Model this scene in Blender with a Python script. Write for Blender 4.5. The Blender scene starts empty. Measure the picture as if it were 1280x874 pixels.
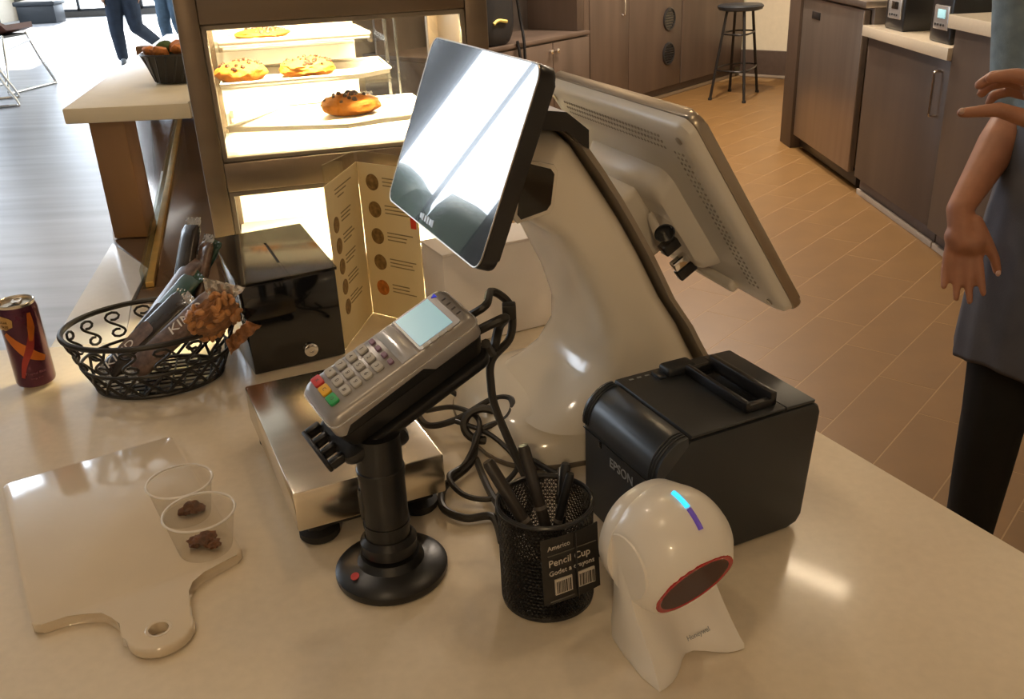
import bpy, bmesh, math, random
from mathutils import Vector as V, Matrix, noise as mnoise
random.seed(7)
R = math.radians; PI = math.pi
SC = bpy.context.scene; COL = SC.collection
FL = -0.92                       # floor height; the counter top is z = 0

# ------------------------------------------------------------------ camera
def look_camera():
    f, pitch, roll = 1170.0, R(24.4034), R(2.6893)
    cd = bpy.data.cameras.new('camera'); cam = bpy.data.objects.new('camera', cd); COL.objects.link(cam)
    cd.sensor_width = 36.0; cd.sensor_fit = 'HORIZONTAL'; cd.lens = 36.0*f/1280.0; cd.clip_end = 200
    c, s = math.cos(pitch), math.sin(pitch)
    F = V((0, c, -s)); R0 = V((1, 0, 0)); U0 = V((0, s, c))
    r = R0*math.cos(roll) - U0*math.sin(roll); u = R0*math.sin(roll) + U0*math.cos(roll)
    m = Matrix((r, u, -F)).transposed().to_4x4(); m.translation = V((0, 0, .598))
    cam.matrix_world = m; SC.camera = cam
look_camera()

# ------------------------------------------------------------------ world, sun, exposure
SC.view_settings.view_transform = 'Standard'; SC.view_settings.look = 'None'
SC.view_settings.gamma = 1.0; SC.view_settings.use_curve_mapping = False
SC.view_settings.exposure = -0.80
wd = bpy.data.worlds.new('sky'); SC.world = wd; wd.use_nodes = True
bg = wd.node_tree.nodes['Background']; bg.inputs['Color'].default_value = (.78, .88, 1.0, 1); bg.inputs['Strength'].default_value = 14.0
sl = bpy.data.lights.new('sun', 'SUN'); sl.energy = 26.0; sl.angle = R(.6); sl.color = (1, .95, .86)
so_ = bpy.data.objects.new('sun', sl); COL.objects.link(so_); so_.location = (-8, 40, 20)
so_.rotation_euler = V((.22*math.cos(R(26)), -.975*math.cos(R(26)), -math.sin(R(26)))).to_track_quat('-Z', 'Y').to_euler()
def portal(loc, rot, sx, sy):
    l = bpy.data.lights.new('window_portal', 'AREA'); l.shape = 'RECTANGLE'; l.size = sx; l.size_y = sy; l.cycles.is_portal = True
    o = bpy.data.objects.new('window_portal', l); o.location = loc; o.rotation_euler = rot; COL.objects.link(o)

# ------------------------------------------------------------------ materials
MATS = {}
def M(name, col=(.5, .5, .5), rough=.5, metal=0., var=0., vscale=20., bump=0., bscale=60., coat=0., emit=None, es=1., spec=.5, stretch=None, trans=0.):
    if name in MATS: return MATS[name]
    m = bpy.data.materials.new(name); m.use_nodes = True; nt = m.node_tree; p = nt.nodes['Principled BSDF']
    p.inputs['Base Color'].default_value = (*col, 1); p.inputs['Roughness'].default_value = rough; p.inputs['Metallic'].default_value = metal
    p.inputs['Specular IOR Level'].default_value = spec
    if coat: p.inputs['Coat Weight'].default_value = coat; p.inputs['Coat Roughness'].default_value = .08
    if trans: p.inputs['Transmission Weight'].default_value = trans
    if emit: p.inputs['Emission Color'].default_value = (*emit, 1); p.inputs['Emission Strength'].default_value = es
    tc = nt.nodes.new('ShaderNodeTexCoord'); vec = tc.outputs['Object']
    if stretch:
        mp = nt.nodes.new('ShaderNodeMapping'); mp.inputs['Scale'].default_value = stretch; nt.links.new(vec, mp.inputs['Vector']); vec = mp.outputs['Vector']
    if var:
        n = nt.nodes.new('ShaderNodeTexNoise'); n.inputs['Scale'].default_value = vscale; n.inputs['Detail'].default_value = 5
        nt.links.new(vec, n.inputs['Vector'])
        rp = nt.nodes.new('ShaderNodeValToRGB')
        rp.color_ramp.elements[0].position = .3; rp.color_ramp.elements[1].position = .7
        rp.color_ramp.elements[0].color = (*[max(0, x*(1-var)) for x in col], 1); rp.color_ramp.elements[1].color = (*[min(1, x*(1+var)) for x in col], 1)
        nt.links.new(n.outputs['Fac'], rp.inputs['Fac']); nt.links.new(rp.outputs['Color'], p.inputs['Base Color'])
    if bump:
        n2 = nt.nodes.new('ShaderNodeTexNoise'); n2.inputs['Scale'].default_value = bscale; n2.inputs['Detail'].default_value = 4; nt.links.new(vec, n2.inputs['Vector'])
        b = nt.nodes.new('ShaderNodeBump'); b.inputs['Strength'].default_value = bump; b.inputs['Distance'].default_value = .002
        nt.links.new(n2.outputs['Fac'], b.inputs['Height']); nt.links.new(b.outputs['Normal'], p.inputs['Normal'])
    MATS[name] = m; return m
def glass(name, tint=(1, 1, 1), gl=.12, rough=.02, edge=None):
    m = bpy.data.materials.new(name); m.use_nodes = True; nt = m.node_tree
    for n in list(nt.nodes): nt.nodes.remove(n)
    o = nt.nodes.new('ShaderNodeOutputMaterial'); t = nt.nodes.new('ShaderNodeBsdfTransparent'); g = nt.nodes.new('ShaderNodeBsdfGlossy')
    t.inputs['Color'].default_value = (*tint, 1); g.inputs['Roughness'].default_value = rough
    mx = nt.nodes.new('ShaderNodeMixShader'); lw_ = nt.nodes.new('ShaderNodeLayerWeight'); lw_.inputs['Blend'].default_value = .5; fr = nt.nodes.new('ShaderNodeMath'); fr.operation = 'POWER'; fr.inputs[1].default_value = 4.5; nt.links.new(lw_.outputs['Facing'], fr.inputs[0])
    ml = nt.nodes.new('ShaderNodeMath'); ml.operation = 'MULTIPLY_ADD'; ml.inputs[1].default_value = .6; ml.inputs[2].default_value = gl
    nt.links.new(fr.outputs[0], ml.inputs[0]); nt.links.new(ml.outputs[0], mx.inputs[0]); nt.links.new(t.outputs[0], mx.inputs[1]); nt.links.new(g.outputs[0], mx.inputs[2]); nt.links.new(mx.outputs[0], o.inputs[0])
    MATS[name] = m; return m
M('quartz', (.75, .655, .51), .24, var=.03, vscale=90, coat=.45)
M('quartz_sunlit_and_paper', (.95, .96, .98), .25, var=.02, vscale=60)  # worktop quartz whitened in place of sunlight; plain white for the paper liner
M('cream', (.92, .82, .61), .3, var=.03)
M('tile', (.215, .116, .038), .42, var=.10, vscale=4, bump=.06, bscale=30)
M('grout', (.38, .24, .11), .6, var=.1)
M('wood_floor', (.38, .39, .42), .33, var=.22, vscale=2.2, stretch=(.35, 3.0, 1), bump=.05)
M('wall_paint', (.72, .64, .52), .7, var=.03)
M('wall_dark', (.10, .095, .09), .6, var=.05)
M('wall_cream', (.80, .72, .55), .5, var=.03)
M('ceiling_paint', (.62, .58, .52), .8, var=.02)
M('cove', (.40, .33, .26), .5, var=.05)
M('dark_base', (.10, .07, .055), .5, var=.1)
M('oak_veneer', (.110, .077, .058), .42, var=.20, vscale=6, stretch=(1.2, 1.2, .12), bump=.04)
M('oak_veneer_dark', (.11, .076, .056), .42, var=.20, vscale=6, stretch=(1.2, 1.2, .12))
M('laminate', (.075, .051, .037), .45, var=.2, vscale=6, stretch=(1.2, 1.2, .12), bump=.04); M('laminate_dark', (.06, .042, .031), .45, var=.2, vscale=6, stretch=(1.2, 1.2, .12))
M('walnut', (.30, .16, .065), .4, var=.16, vscale=7, stretch=(1.5, 1.5, .2))
M('deck_steel', (.26, .18, .125), .16, metal=.6, var=.1, vscale=4)
M('brass_strip', (.72, .46, .13), .35, metal=.4, var=.1)
M('bronze_steel', (.185, .145, .11), .36, metal=.75, var=.08, vscale=8, stretch=(.3, 1, 3), bump=.03, bscale=200)
M('steel', (.76, .69, .57), .2, metal=1., var=.05, vscale=8, stretch=(.1, 8, 1), bump=.03, bscale=90)
M('fridge_steel', (.36, .31, .27), .34, metal=.85, var=.08, vscale=5, stretch=(3, 3, .2))
M('chrome', (.86, .85, .84), .1, metal=1., var=.02)
M('white_gloss', (.84, .78, .67), .16, var=.015, vscale=6, coat=.5)
M('white_shell', (.73, .69, .62), .33, var=.02, vscale=6)
M('white_plastic', (.84, .80, .74), .28, var=.015, coat=.2)
M('paperboard_white', (.80, .76, .74), .6, var=.02)
M('trim_grey', (.20, .17, .14), .35, metal=.3, var=.05)
M('trim_light', (.33, .28, .225), .4, var=.05)
M('silver_edge', (.40, .35, .29), .3, metal=.8, var=.05)
M('black_gloss', (.008, .008, .009), .06, var=.1, coat=.6)
M('black_plastic', (.012, .012, .013), .34, var=.1, bump=.05, bscale=400)
M('black_satin', (.018, .018, .02), .28, var=.1)
M('screen_glass', (.012, .013, .016), .012, var=.05, coat=1., spec=.9)
M('printer_body', (.024, .027, .032), .42, var=.06, bump=.08, bscale=700)
M('printer_band', (.034, .040, .050), .3, var=.05)
M('grey_print', (.34, .36, .38), .5, var=.03)
M('rubber', (.015, .014, .013), .7, var=.1)
M('cord_black', (.02, .017, .014), .45, var=.1)
M('silver_plastic', (.36, .345, .34), .32, metal=.45, var=.03)
M('silver_light', (.62, .62, .63), .22, metal=.6, var=.03)
M('key_grey', (.50, .49, .47), .45, var=.03)
M('key_print', (.10, .09, .09), .5, var=.03)
M('key_red', (.62, .06, .07), .4, var=.03); M('key_yellow', (.85, .48, .04), .4, var=.03); M('key_green', (.03, .42, .13), .4, var=.03)
M('key_purple', (.22, .12, .20), .4, var=.03)
M('lcd', (.35, .62, .72), .25, emit=(.42, .74, .86), es=.55, var=.02)
M('blue_mark', (.02, .03, .6), .4, emit=(.02, .04, .9), es=.5, var=.02)
M('led_blue', (.1, .6, .9), .3, emit=(.02, .55, 1.0), es=2.4, var=.02); M('led_violet', (.12, .07, .35), .3, emit=(.16, .08, .5), es=.35, var=.02)
M('red_window', (.045, .006, .006), .35, var=.1, spec=.15); M('red_ring', (.42, .012, .014), .25, var=.05)
M('led_warm', (1, .9, .7), .4, emit=(1, .86, .62), es=9., var=.02)
M('lamp_face', (1, .9, .75), .4, emit=(1, .80, .55), es=26., var=.02)
M('lcd_small', (.4, .7, .75), .3, emit=(.45, .85, .95), es=.9, var=.02)
M('can_purple', (.085, .010, .035), .25, metal=.55, var=.15, vscale=30, coat=.4)
M('can_orange', (.62, .17, .02), .35, metal=.3, var=.12, vscale=50); M('can_red', (.38, .04, .03), .35, metal=.3, var=.12); M('can_gold', (.55, .33, .10), .4, var=.1)
M('can_pink', (.45, .22, .25), .4, var=.05)
M('aluminium', (.80, .74, .64), .25, metal=1., var=.05)
M('wire_black', (.012, .010, .009), .4, var=.1)
M('tray_white', (.92, .90, .84), .35, var=.02)
M('cookie', (.50, .18, .010), .75, var=.22, vscale=70, bump=.8, bscale=150)
M('choc_chip', (.06, .025, .012), .5, var=.2)
M('brownie', (.13, .045, .015), .7, var=.5, vscale=120, bump=.9, bscale=200)
M('menu_card', (.80, .68, .42), .55, var=.03, vscale=15); M('menu_ink', (.30, .24, .13), .7, var=.1); M('menu_photo', (.24, .15, .055), .6, var=.5, vscale=120); M('menu_photo_orange', (.50, .17, .03), .6, var=.4, vscale=120); M('menu_red', (.72, .06, .03), .6, var=.05)
M('wrapper_dark', (.035, .027, .022), .25, var=.3, vscale=40, coat=.4); M('wrapper_brown', (.14, .085, .06), .28, var=.55, vscale=90, coat=.4); M('wrapper_green', (.035, .085, .062), .3, var=.3, vscale=30, coat=.3)
M('wrapper_silver', (.70, .68, .66), .22, metal=.8, var=.25, vscale=60, bump=.5, bscale=90); M('wrapper_text', (.80, .77, .72), .4, var=.03); M('wrapper_orange', (.70, .16, .02), .35, var=.2)
M('nuts', (.27, .115, .042), .45, var=.45, vscale=90, bump=1., bscale=120, coat=.3)
M('leaf_green', (.09, .17, .06), .6, var=.4, vscale=60); M('snack_orange', (.62, .22, .05), .6, var=.4, vscale=80)
M('tag_black', (.022, .020, .018), .45, var=.1); M('tag_text', (.58, .53, .46), .5, var=.05); M('tag_line', (.13, .12, .10), .5, var=.05)
M('pen_dark', (.03, .025, .022), .35, var=.1); M('pen_grey', (.19, .17, .15), .35, var=.1)
M('skin', (.40, .185, .11), .5, var=.12, vscale=25, bump=.1, bscale=90); M('skin_light', (.55, .29, .19), .5, var=.08, vscale=25); M('nail', (.62, .42, .36), .3, var=.03)
M('denim_shirt', (.22, .29, .33), .85, var=.2, vscale=30, bump=.3, bscale=300); M('apron_navy', (.095, .10, .125), .85, var=.15, vscale=12, bump=.3, bscale=400); M('trouser_black', (.008, .008, .008), .9, var=.1)
M('jeans_navy', (.03, .045, .075), .85, var=.2, vscale=12); M('jeans_blue', (.09, .15, .22), .85, var=.3, vscale=10); M('coat_black', (.02, .02, .024), .8, var=.1); M('shoe_grey', (.25, .28, .32), .6, var=.2); M('hair_dark', (.018, .012, .009), .55, var=.3, vscale=60); M('hair_brown', (.09, .05, .025), .55, var=.3)
M('eye_white', (.8, .78, .75), .2, var=.02); M('lips', (.34, .10, .08), .4, var=.05)
M('leather_brown', (.17, .065, .045), .45, var=.1, vscale=6)
M('vinyl_dark', (.03, .035, .042), .4, var=.1); M('stool_metal', (.022, .019, .018), .4, metal=.4, var=.1)
M('outdoor_ground', (.62, .62, .60), .8, var=.05)
M('yellow_mark', (.75, .62, .18), .6, var=.1); M('bag_black', (.010, .010, .012), .6, var=.2)
M('ceramic', (.70, .60, .455), .12, var=.02, coat=.5)
glass('pane', (1, 1, 1), .02); glass('case_glass', (.98, .97, .94), .05); glass('clear_plastic', (.93, .92, .90), .05, .12); glass('cooler_glass', (.86, .9, .88), .06); glass('clear_bag', (.93, .90, .86), .06, .15)
glass('acrylic', (.95, .93, .86), .06, .05)

# ------------------------------------------------------------------ mesh helpers
def mesh(name, bm, mat, parent=None, smooth=True, angle=38, matrix=None):
    me = bpy.data.meshes.new(name); bmesh.ops.recalc_face_normals(bm, faces=bm.faces[:]); bm.to_mesh(me); bm.free()
    if smooth:
        me.shade_smooth(); me.set_sharp_from_angle(angle=R(angle))
    mats = mat if isinstance(mat, (list, tuple)) else [mat]
    for k in mats: me.materials.append(MATS[k])
    o = bpy.data.objects.new(name, me); COL.objects.link(o)
    if parent: o.parent = parent
    if matrix is not None: o.matrix_local = matrix
    return o
def tag(o, label, cat, group=None, kind=None):
    o['label'] = label; o['category'] = cat
    if group: o['group'] = group
    if kind: o['kind'] = kind
    return o
def empty(name, loc=(0, 0, 0), rz=0., label=None, cat=None, group=None, kind=None, matrix=None):
    o = bpy.data.objects.new(name, None); o.empty_display_size = .02; COL.objects.link(o)
    if matrix is not None: o.matrix_world = matrix
    else: o.location = loc; o.rotation_euler = (0, 0, rz)
    if label: tag(o, label, cat, group, kind)
    return o
def frame3(X, Y, C):
    X = V(X).normalized(); Y = V(Y); Y = (Y - X*X.dot(Y)).normalized(); Z = X.cross(Y)
    m = Matrix((X, Y, Z)).transposed().to_4x4(); m.translation = V(C); return m
def box(bm, lo, hi, bev=0., seg=2, mi=0, m=None):
    lo, hi = V(lo), V(hi); r = bmesh.ops.create_cube(bm, size=1.0); vs = r['verts']; c = (lo+hi)/2; s = hi-lo
    for v in vs: v.co = V((v.co.x*s.x + c.x, v.co.y*s.y + c.y, v.co.z*s.z + c.z))
    fs = {f for v in vs for f in v.link_faces}
    for f in fs: f.material_index = mi
    if bev:
        es = list({e for v in vs for e in v.link_edges})
        g = bmesh.ops.bevel(bm, geom=es, offset=bev, segments=seg, affect='EDGES', profile=.5)
        vs = list({v for f in g['faces'] for v in f.verts} | {v for v in vs if v.is_valid})
        for f in g['faces']: f.material_index = mi
    if m is not None:
        for v in vs: v.co = m @ v.co
    return vs
def prism(bm, pts, z0, z1, bev=0., seg=2, mi=0, m=None, tops_only=False):
    n = len(pts); a = [bm.verts.new((x, y, z0)) for x, y in pts]; b = [bm.verts.new((x, y, z1)) for x, y in pts]
    fs = [bm.faces.new(a[::-1]), bm.faces.new(b)]
    fs += [bm.faces.new((a[i], a[(i+1) % n], b[(i+1) % n], b[i])) for i in range(n)]
    for f in fs: f.material_index = mi
    vs = a + b
    if bev:
        es = [e for e in fs[1].edges] + ([] if tops_only else list(fs[0].edges))
        g = bmesh.ops.bevel(bm, geom=es, offset=bev, segments=seg, affect='EDGES', profile=.5)
        vs = list({v for f in g['faces'] for v in f.verts} | {v for v in vs if v.is_valid})
        for f in g['faces']: f.material_index = mi
    if m is not None:
        for v in vs: v.co = m @ v.co
    return vs
def rrect(x0, y0, x1, y1, r, n=6):
    out = []
    for cx, cy, a in ((x1-r, y1-r, 0), (x0+r, y1-r, 90), (x0+r, y0+r, 180), (x1-r, y0+r, 270)):
        for i in range(n+1):
            t = R(a + 90*i/n); out.append((cx + r*math.cos(t), cy + r*math.sin(t)))
    return out
def loft(bm, secs, cap0=True, cap1=True, closed=True, mi=0):
    rows = [[bm.verts.new(p) for p in s] for s in secs]; n = len(rows[0])
    for a, b in zip(rows, rows[1:]):
        for i in range(n if closed else n-1):
            f = bm.faces.new((a[i], a[(i+1) % n], b[(i+1) % n], b[i])); f.material_index = mi
    if cap0: bm.faces.new(rows[0][::-1]).material_index = mi
    if cap1: bm.faces.new(rows[-1]).material_index = mi
    return rows
def lathe(bm, prof, n=32, c=(0, 0, 0), cap0=True, cap1=True, sx=1., sy=1., mi=0, m=None):
    secs = []
    for r, z in prof:
        s = [V((c[0] + r*sx*math.cos(2*PI*i/n), c[1] + r*sy*math.sin(2*PI*i/n), c[2]+z)) for i in range(n)]
        if m is not None: s = [m @ p for p in s]
        secs.append(s)
    return loft(bm, secs, cap0, cap1, True, mi)
def spline(pts, k=6, closed=False):
    P = [V(p) for p in pts]; n = len(P); out = []
    rng = range(n if closed else n-1)
    for i in rng:
        if closed: a, b, c, d = P[(i-1) % n], P[i], P[(i+1) % n], P[(i+2) % n]
        else: a, b, c, d = P[max(i-1, 0)], P[i], P[i+1], P[min(i+2, n-1)]
        for j in range(k):
            t = j/k; out.append(.5*((2*b) + (c-a)*t + (2*a-5*b+4*c-d)*t*t + (3*b-a-3*c+d)*t**3))
    if not closed: out.append(P[-1])
    return out
def tube(bm, pts, r, n=8, closed=False, cap=True, mi=0):
    P = [V(p) for p in pts]; m = len(P); rr = r if isinstance(r, (list, tuple)) else [r]*m
    T = []
    for i in range(m):
        a = P[(i-1) % m] if (closed or i > 0) else P[i]; b = P[(i+1) % m] if (closed or i < m-1) else P[i]
        t = b-a; T.append(t.normalized() if t.length > 1e-9 else V((0, 0, 1)))
    N = T[0].orthogonal().normalized(); secs = []
    for i in range(m):
        N = N - T[i]*N.dot(T[i])
        if N.length < 1e-6: N = T[i].orthogonal()
        N.normalize(); B = T[i].cross(N)
        secs.append([P[i] + (N*math.cos(2*PI*j/n) + B*math.sin(2*PI*j/n))*rr[i] for j in range(n)])
    if closed: secs.append(secs[0])
    loft(bm, secs, cap and not closed, cap and not closed, True, mi)
    if closed: bmesh.ops.remove_doubles(bm, verts=bm.verts[:], dist=1e-6)
def ell(bm, c, r, seg=16, rings=10, m=None, mi=0):
    g = bmesh.ops.create_uvsphere(bm, u_segments=seg, v_segments=rings, radius=1.0)
    for v in g['verts']:
        p = V((v.co.x*r[0], v.co.y*r[1], v.co.z*r[2]))
        if m is not None: p = m @ p
        v.co = p + V(c)
    for f in {f for v in g['verts'] for f in v.link_faces}: f.material_index = mi
    return g['verts']
B = bmesh.new
def part(name, mat, parent, fn, *a, smooth=True, angle=38, matrix=None, **k):
    bm = B(); fn(bm, *a, **k); return mesh(name, bm, mat, parent, smooth, angle, matrix)
def evaluated(bm, name, mods):
    me = bpy.data.meshes.new(name); bm.to_mesh(me); bm.free(); o = bpy.data.objects.new(name, me); COL.objects.link(o)
    for t, kw in mods:
        md = o.modifiers.new(t, t)
        for k, v in kw.items(): setattr(md, k, v)
    dg = bpy.context.evaluated_depsgraph_get(); ne = bpy.data.meshes.new_from_object(o.evaluated_get(dg)); ne.name = name
    bpy.data.objects.remove(o); bpy.data.meshes.remove(me); return ne
def from_me(name, me, mat, parent=None, smooth=True):
    me.materials.clear(); me.materials.append(MATS[mat])
    if smooth: me.shade_smooth()
    o = bpy.data.objects.new(name, me); COL.objects.link(o)
    if parent: o.parent = parent
    return o
def text(name, s, size, mat, parent, matrix, ext=.0003, ax='CENTER', sx=1.):
    cu = bpy.data.curves.new(name, 'FONT'); cu.body = s; cu.size = size; cu.extrude = ext; cu.align_x = ax; cu.align_y = 'CENTER'; cu.resolution_u = 3
    o = bpy.data.objects.new(name, cu); COL.objects.link(o)
    dg = bpy.context.evaluated_depsgraph_get(); me = bpy.data.meshes.new_from_object(o.evaluated_get(dg)); me.name = name
    bpy.data.objects.remove(o); bpy.data.curves.remove(cu)
    for v in me.vertices: v.co.x *= sx
    me.materials.clear(); me.materials.append(MATS[mat])
    t = bpy.data.objects.new(name, me); COL.objects.link(t); t.parent = parent; t.matrix_local = matrix; return t
def T(x, y, z, rx=0, ry=0, rz=0):
    return Matrix.Translation((x, y, z)) @ Matrix.Rotation(rz, 4, 'Z') @ Matrix.Rotation(ry, 4, 'Y') @ Matrix.Rotation(rx, 4, 'X')
def copy_tree(o, parent=None):
    c = o.copy(); COL.objects.link(c); c.parent = parent
    for ch in list(o.children): copy_tree(ch, c)
    return c

# ================================================================== SETTING
XL, XR, YB, YF, ZT, ZH, XM = -11.0, 3.4, 23.0, -4.0, 2.3, 4.4, -1.9
def dirv(a): return V((math.cos(a), math.sin(a), 0))
tg = R(49.3)                                              # the building grid of the tiled floor and rear cabinets
tile_floor = part('floor', 'grout', None, prism, [(-.35, YF), (XR, YF), (XR, 12.5), (-.6, 12.5), (-.35, 2.4)], FL-.06, FL, smooth=False)
tag(tile_floor, 'brown stone-look tiled floor behind the counter', 'floor', kind='structure')
VO_ = V((1.237, 8.438, 0))
def tiles():
    L, W, g = .60, .20, .004; U = dirv(tg); N = dirv(tg+PI/2)
    bm = B(); box(bm, (-(L-g)/2, -(W-g)/2, 0), ((L-g)/2, (W-g)/2, .0005)); me = None; cnt = 0
    cells = []
    for j in range(-8, 60):
        for i in range(-6, 26):
            s = (i + (j % 3)/3.0)*L; n = .852 + (j-8)*W
            p = U*s + N*n
            if not (.0 < p.x < (2.45 if p.y < 6.6 else 3.1) and 1.3 < p.y < 9.6): continue
            if (p-VO_).dot(dirv(tg+PI/2)) > .30 or p.x > p.y*.62+.25: continue
            if p.x < .45 and p.y < 1.9: continue
            cells.append((p.length, p.x, p.y))
    cells.sort()
    for d, x, y in cells[:298]:
        if me is None:
            o = mesh('tile', bm, 'tile', tile_floor, smooth=False); me = o.data
        else:
            o = bpy.data.objects.new('tile', me); COL.objects.link(o); o.parent = tile_floor
        o.location = (x, y, FL); o.rotation_euler = (random.uniform(-.0004, .0004), random.uniform(-.0004, .0004), tg)
tiles()
fl2 = part('floor_lounge', 'wood_floor', None, prism, [(XL, YF), (-.35, YF), (-.35, 2.4), (-.6, 12.5), (-.6, YB), (XL, YB)], FL-.06, FL, smooth=False)
tag(fl2, 'pale grey wood-look plank floor on the customer side', 'floor', kind='structure')
ce = part('ceiling', 'ceiling_paint', None, box, (XM, YF, ZT), (XR, YB, ZT+.1), smooth=False); tag(ce, 'beige ceiling over the counter and kitchen', 'ceiling', kind='structure')
ce2 = part('ceiling_lounge', 'ceiling_paint', None, box, (XL, YF, ZH), (XM, YB, ZH+.1), smooth=False); tag(ce2, 'higher beige ceiling over the customer side', 'ceiling', kind='structure')
def wall(name, lo, hi, mat, label):
    o = part(name, mat, None, box, lo, hi, smooth=False); return tag(o, label, 'wall', kind='structure')
wall('wall_bulkhead', (XM-.1, YF, ZT), (XM, YB, ZH), 'ceiling_paint', 'beige bulkhead where the ceiling steps up over the customer side')
wall('wall_right', (XR, YF, FL), (XR+.1, YB, ZT), 'wall_cream', 'cream wall behind the steel fridge counter')
wall('wall_front', (XL, YF-.1, FL), (XR, YF, ZH), 'wall_paint', 'beige wall facing the pastry case')
# window walls: left and back of the customer side
def window_wall(name, n, along, fixed, a0, a1, count, label, pw=.35):
    # along 'x' (back wall at y=fixed) or 'y' (left wall at x=fixed)
    sill, top = FL+.12, 4.0; w = (a1-a0-pw*(count+1))/count
    def P(a, d, z): return (a, fixed+d, z) if along == 'x' else (fixed-d, a, z)
    def bb(bm, a, b, d0, d1, z0, z1):
        p, q = P(a, d0, z0), P(b, d1, z1); box(bm, [min(u, v) for u, v in zip(p, q)], [max(u, v) for u, v in zip(p, q)])
    bm = B(); bb(bm, a0, a1, 0, .12, FL, sill); bb(bm, a0, a1, 0, .12, top, ZH)
    for i in range(count+1): bb(bm, a0+i*(w+pw), a0+i*(w+pw)+pw, 0, .12, sill, top)
    o = mesh(name, bm, 'wall_dark', None, smooth=False); tag(o, label, 'wall', kind='structure')
    for i in range(count):
        s = a0+pw+i*(w+pw); e = s+w
        bm = B()
        for (u0, u1, z0, z1) in ((s, s+.06, sill, top), (e-.06, e, sill, top), (s, e, sill, sill+.06), (s, e, top-.06, top), ((s+e)/2-.03, (s+e)/2+.03, sill, top)): bb(bm, u0, u1, .02, .08, z0, z1)
        f = mesh('window_%d' % (n+i), bm, 'vinyl_dark', None, smooth=False)
        tag(f, ('wide dark-framed shop window alone in the side wall' if count == 1 else 'tall dark-framed shop window in the %s, bay %d from the corner' % ('far end wall' if along == 'x' else 'long side wall', i+1 if along == 'x' else count-i)), 'window', kind='structure')
        for k in (0, 1):
            u0 = s+.06 if k == 0 else (s+e)/2+.03; u1 = (s+e)/2-.03 if k == 0 else e-.06
            bm = B(); bb(bm, u0, u1, .045, .055, sill+.06, top-.06); mesh('glass_pane', bm, 'pane', f, smooth=False)
        c = P((s+e)/2, .16, (sill+top)/2)
        portal(c, (R(90), 0, R(180) if along == 'x' else R(-90)), w, top-sill)
window_wall('wall_back', 1, 'x', YB, XL, -3.2, 3, 'far end wall with tall bright shop windows')
window_wall('wall_left', 4, 'y', XL, 5.55, 22.15, 4, 'long side wall with tall bright shop windows', pw=1.2)
wall('wall_left_corner', (XL-.12, 22.15, FL), (XL, YB, ZH), 'wall_paint', 'short beige corner piece beside the far end windows')
wall('wall_left_solid', (XL-.12, YF, FL), (XL, 5.55, ZH), 'wall_paint', 'plain beige stretch of the long side wall')
wall('wall_back_solid', (-3.2, YB, FL), (XR, YB+.1, ZH), 'wall_paint', 'beige end wall beyond the rear cabinets')
# exterior ground seen through the windows
g = part('outdoor_pavement', 'outdoor_ground', None, box, (XL-14, YF-6, FL-.12), (XL-.14, YB+14, FL-.06), smooth=False); tag(g, 'sunlit pale pavement outside the side windows', 'pavement', kind='structure')
g = part('outdoor_forecourt', 'outdoor_ground', None, box, (XL-.1, YB+.14, FL-.12), (XR+3, YB+14, FL-.06), smooth=False); tag(g, 'sunlit pale forecourt outside the end windows', 'pavement', kind='structure')
# unseen hedge added across the pavement to darken the reflection in the till display
M('hedge_leaf', (.035, .055, .030), .7, var=.5, vscale=14, bump=.8, bscale=20)
def hedge(y0, y1, h, label):
    bm = B(); n = int((y1-y0)/.12); rows = []
    for i in range(n+1):
        y = y0+(y1-y0)*i/n; prof = [(-.5, 0), (-.55, .4), (-.5, .8), (-.3, 1.0), (0, 1.04), (.3, 1.0), (.5, .8), (.55, .4), (.5, 0)]
        rows.append([V((x*(1+.2*mnoise.noise(V((y*1.3, x*2, z*3))))-14.0, y, FL-.06+z*h*(1+.16*mnoise.noise(V((y*.9, x, 4.0)))))) for x, z in prof])
    loft(bm, rows); o = mesh('hedge', bm, 'hedge_leaf', None, angle=80); tag(o, label, 'hedge')
hedge(6.0, 14.2, 1.95, 'long dark hedge added for the display reflection outside the side windows'); hedge(15.2, 24.0, 1.7, 'lower dark hedge added for the display reflection outside the side windows towards the forecourt')
# angled rear wall with the tiled cream panel behind the stool
U = dirv(tg); N = dirv(tg+PI/2); VO = V((1.237, 8.438, FL))
def vp(s, n=0., z=0.): return VO + U*s + N*n + V((0, 0, z))
def vmat(): 
    m = Matrix.Rotation(tg, 4, 'Z'); m.translation = VO; return m
bm = B(); box(bm, (1.95, -2.6, 0), (2.07, .7, 3.2)); w_ = mesh('wall_rear', bm, 'wall_cream', None, smooth=False, matrix=vmat()); tag(w_, 'cream wall behind the black stool', 'wall', kind='structure')
bm = B(); box(bm, (1.90, -2.6, 0.012), (1.949, .01, .26), .004); bs = mesh('baseboard_rear', bm, 'dark_base', None, matrix=vmat()); tag(bs, 'dark brown skirting board along the cream wall behind the stool', 'baseboard', kind='structure')
bm = B(); box(bm, (1.885, -2.6, 0.004), (1.8995, .01, .03), .002); bs = mesh('trim_1', bm, 'cove', None, matrix=vmat()); tag(bs, 'thin pale cove strip at the foot of the dark skirting', 'trim', kind='structure')
bm = B(); box(bm, (-2.62, .70, 0), (2.07, .80, 3.2)); w_ = mesh('wall_rear_side', bm, 'wall_paint', None, smooth=False, matrix=vmat()); tag(w_, 'beige wall that the rear wood cabinets back onto', 'wall', kind='structure')

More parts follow.
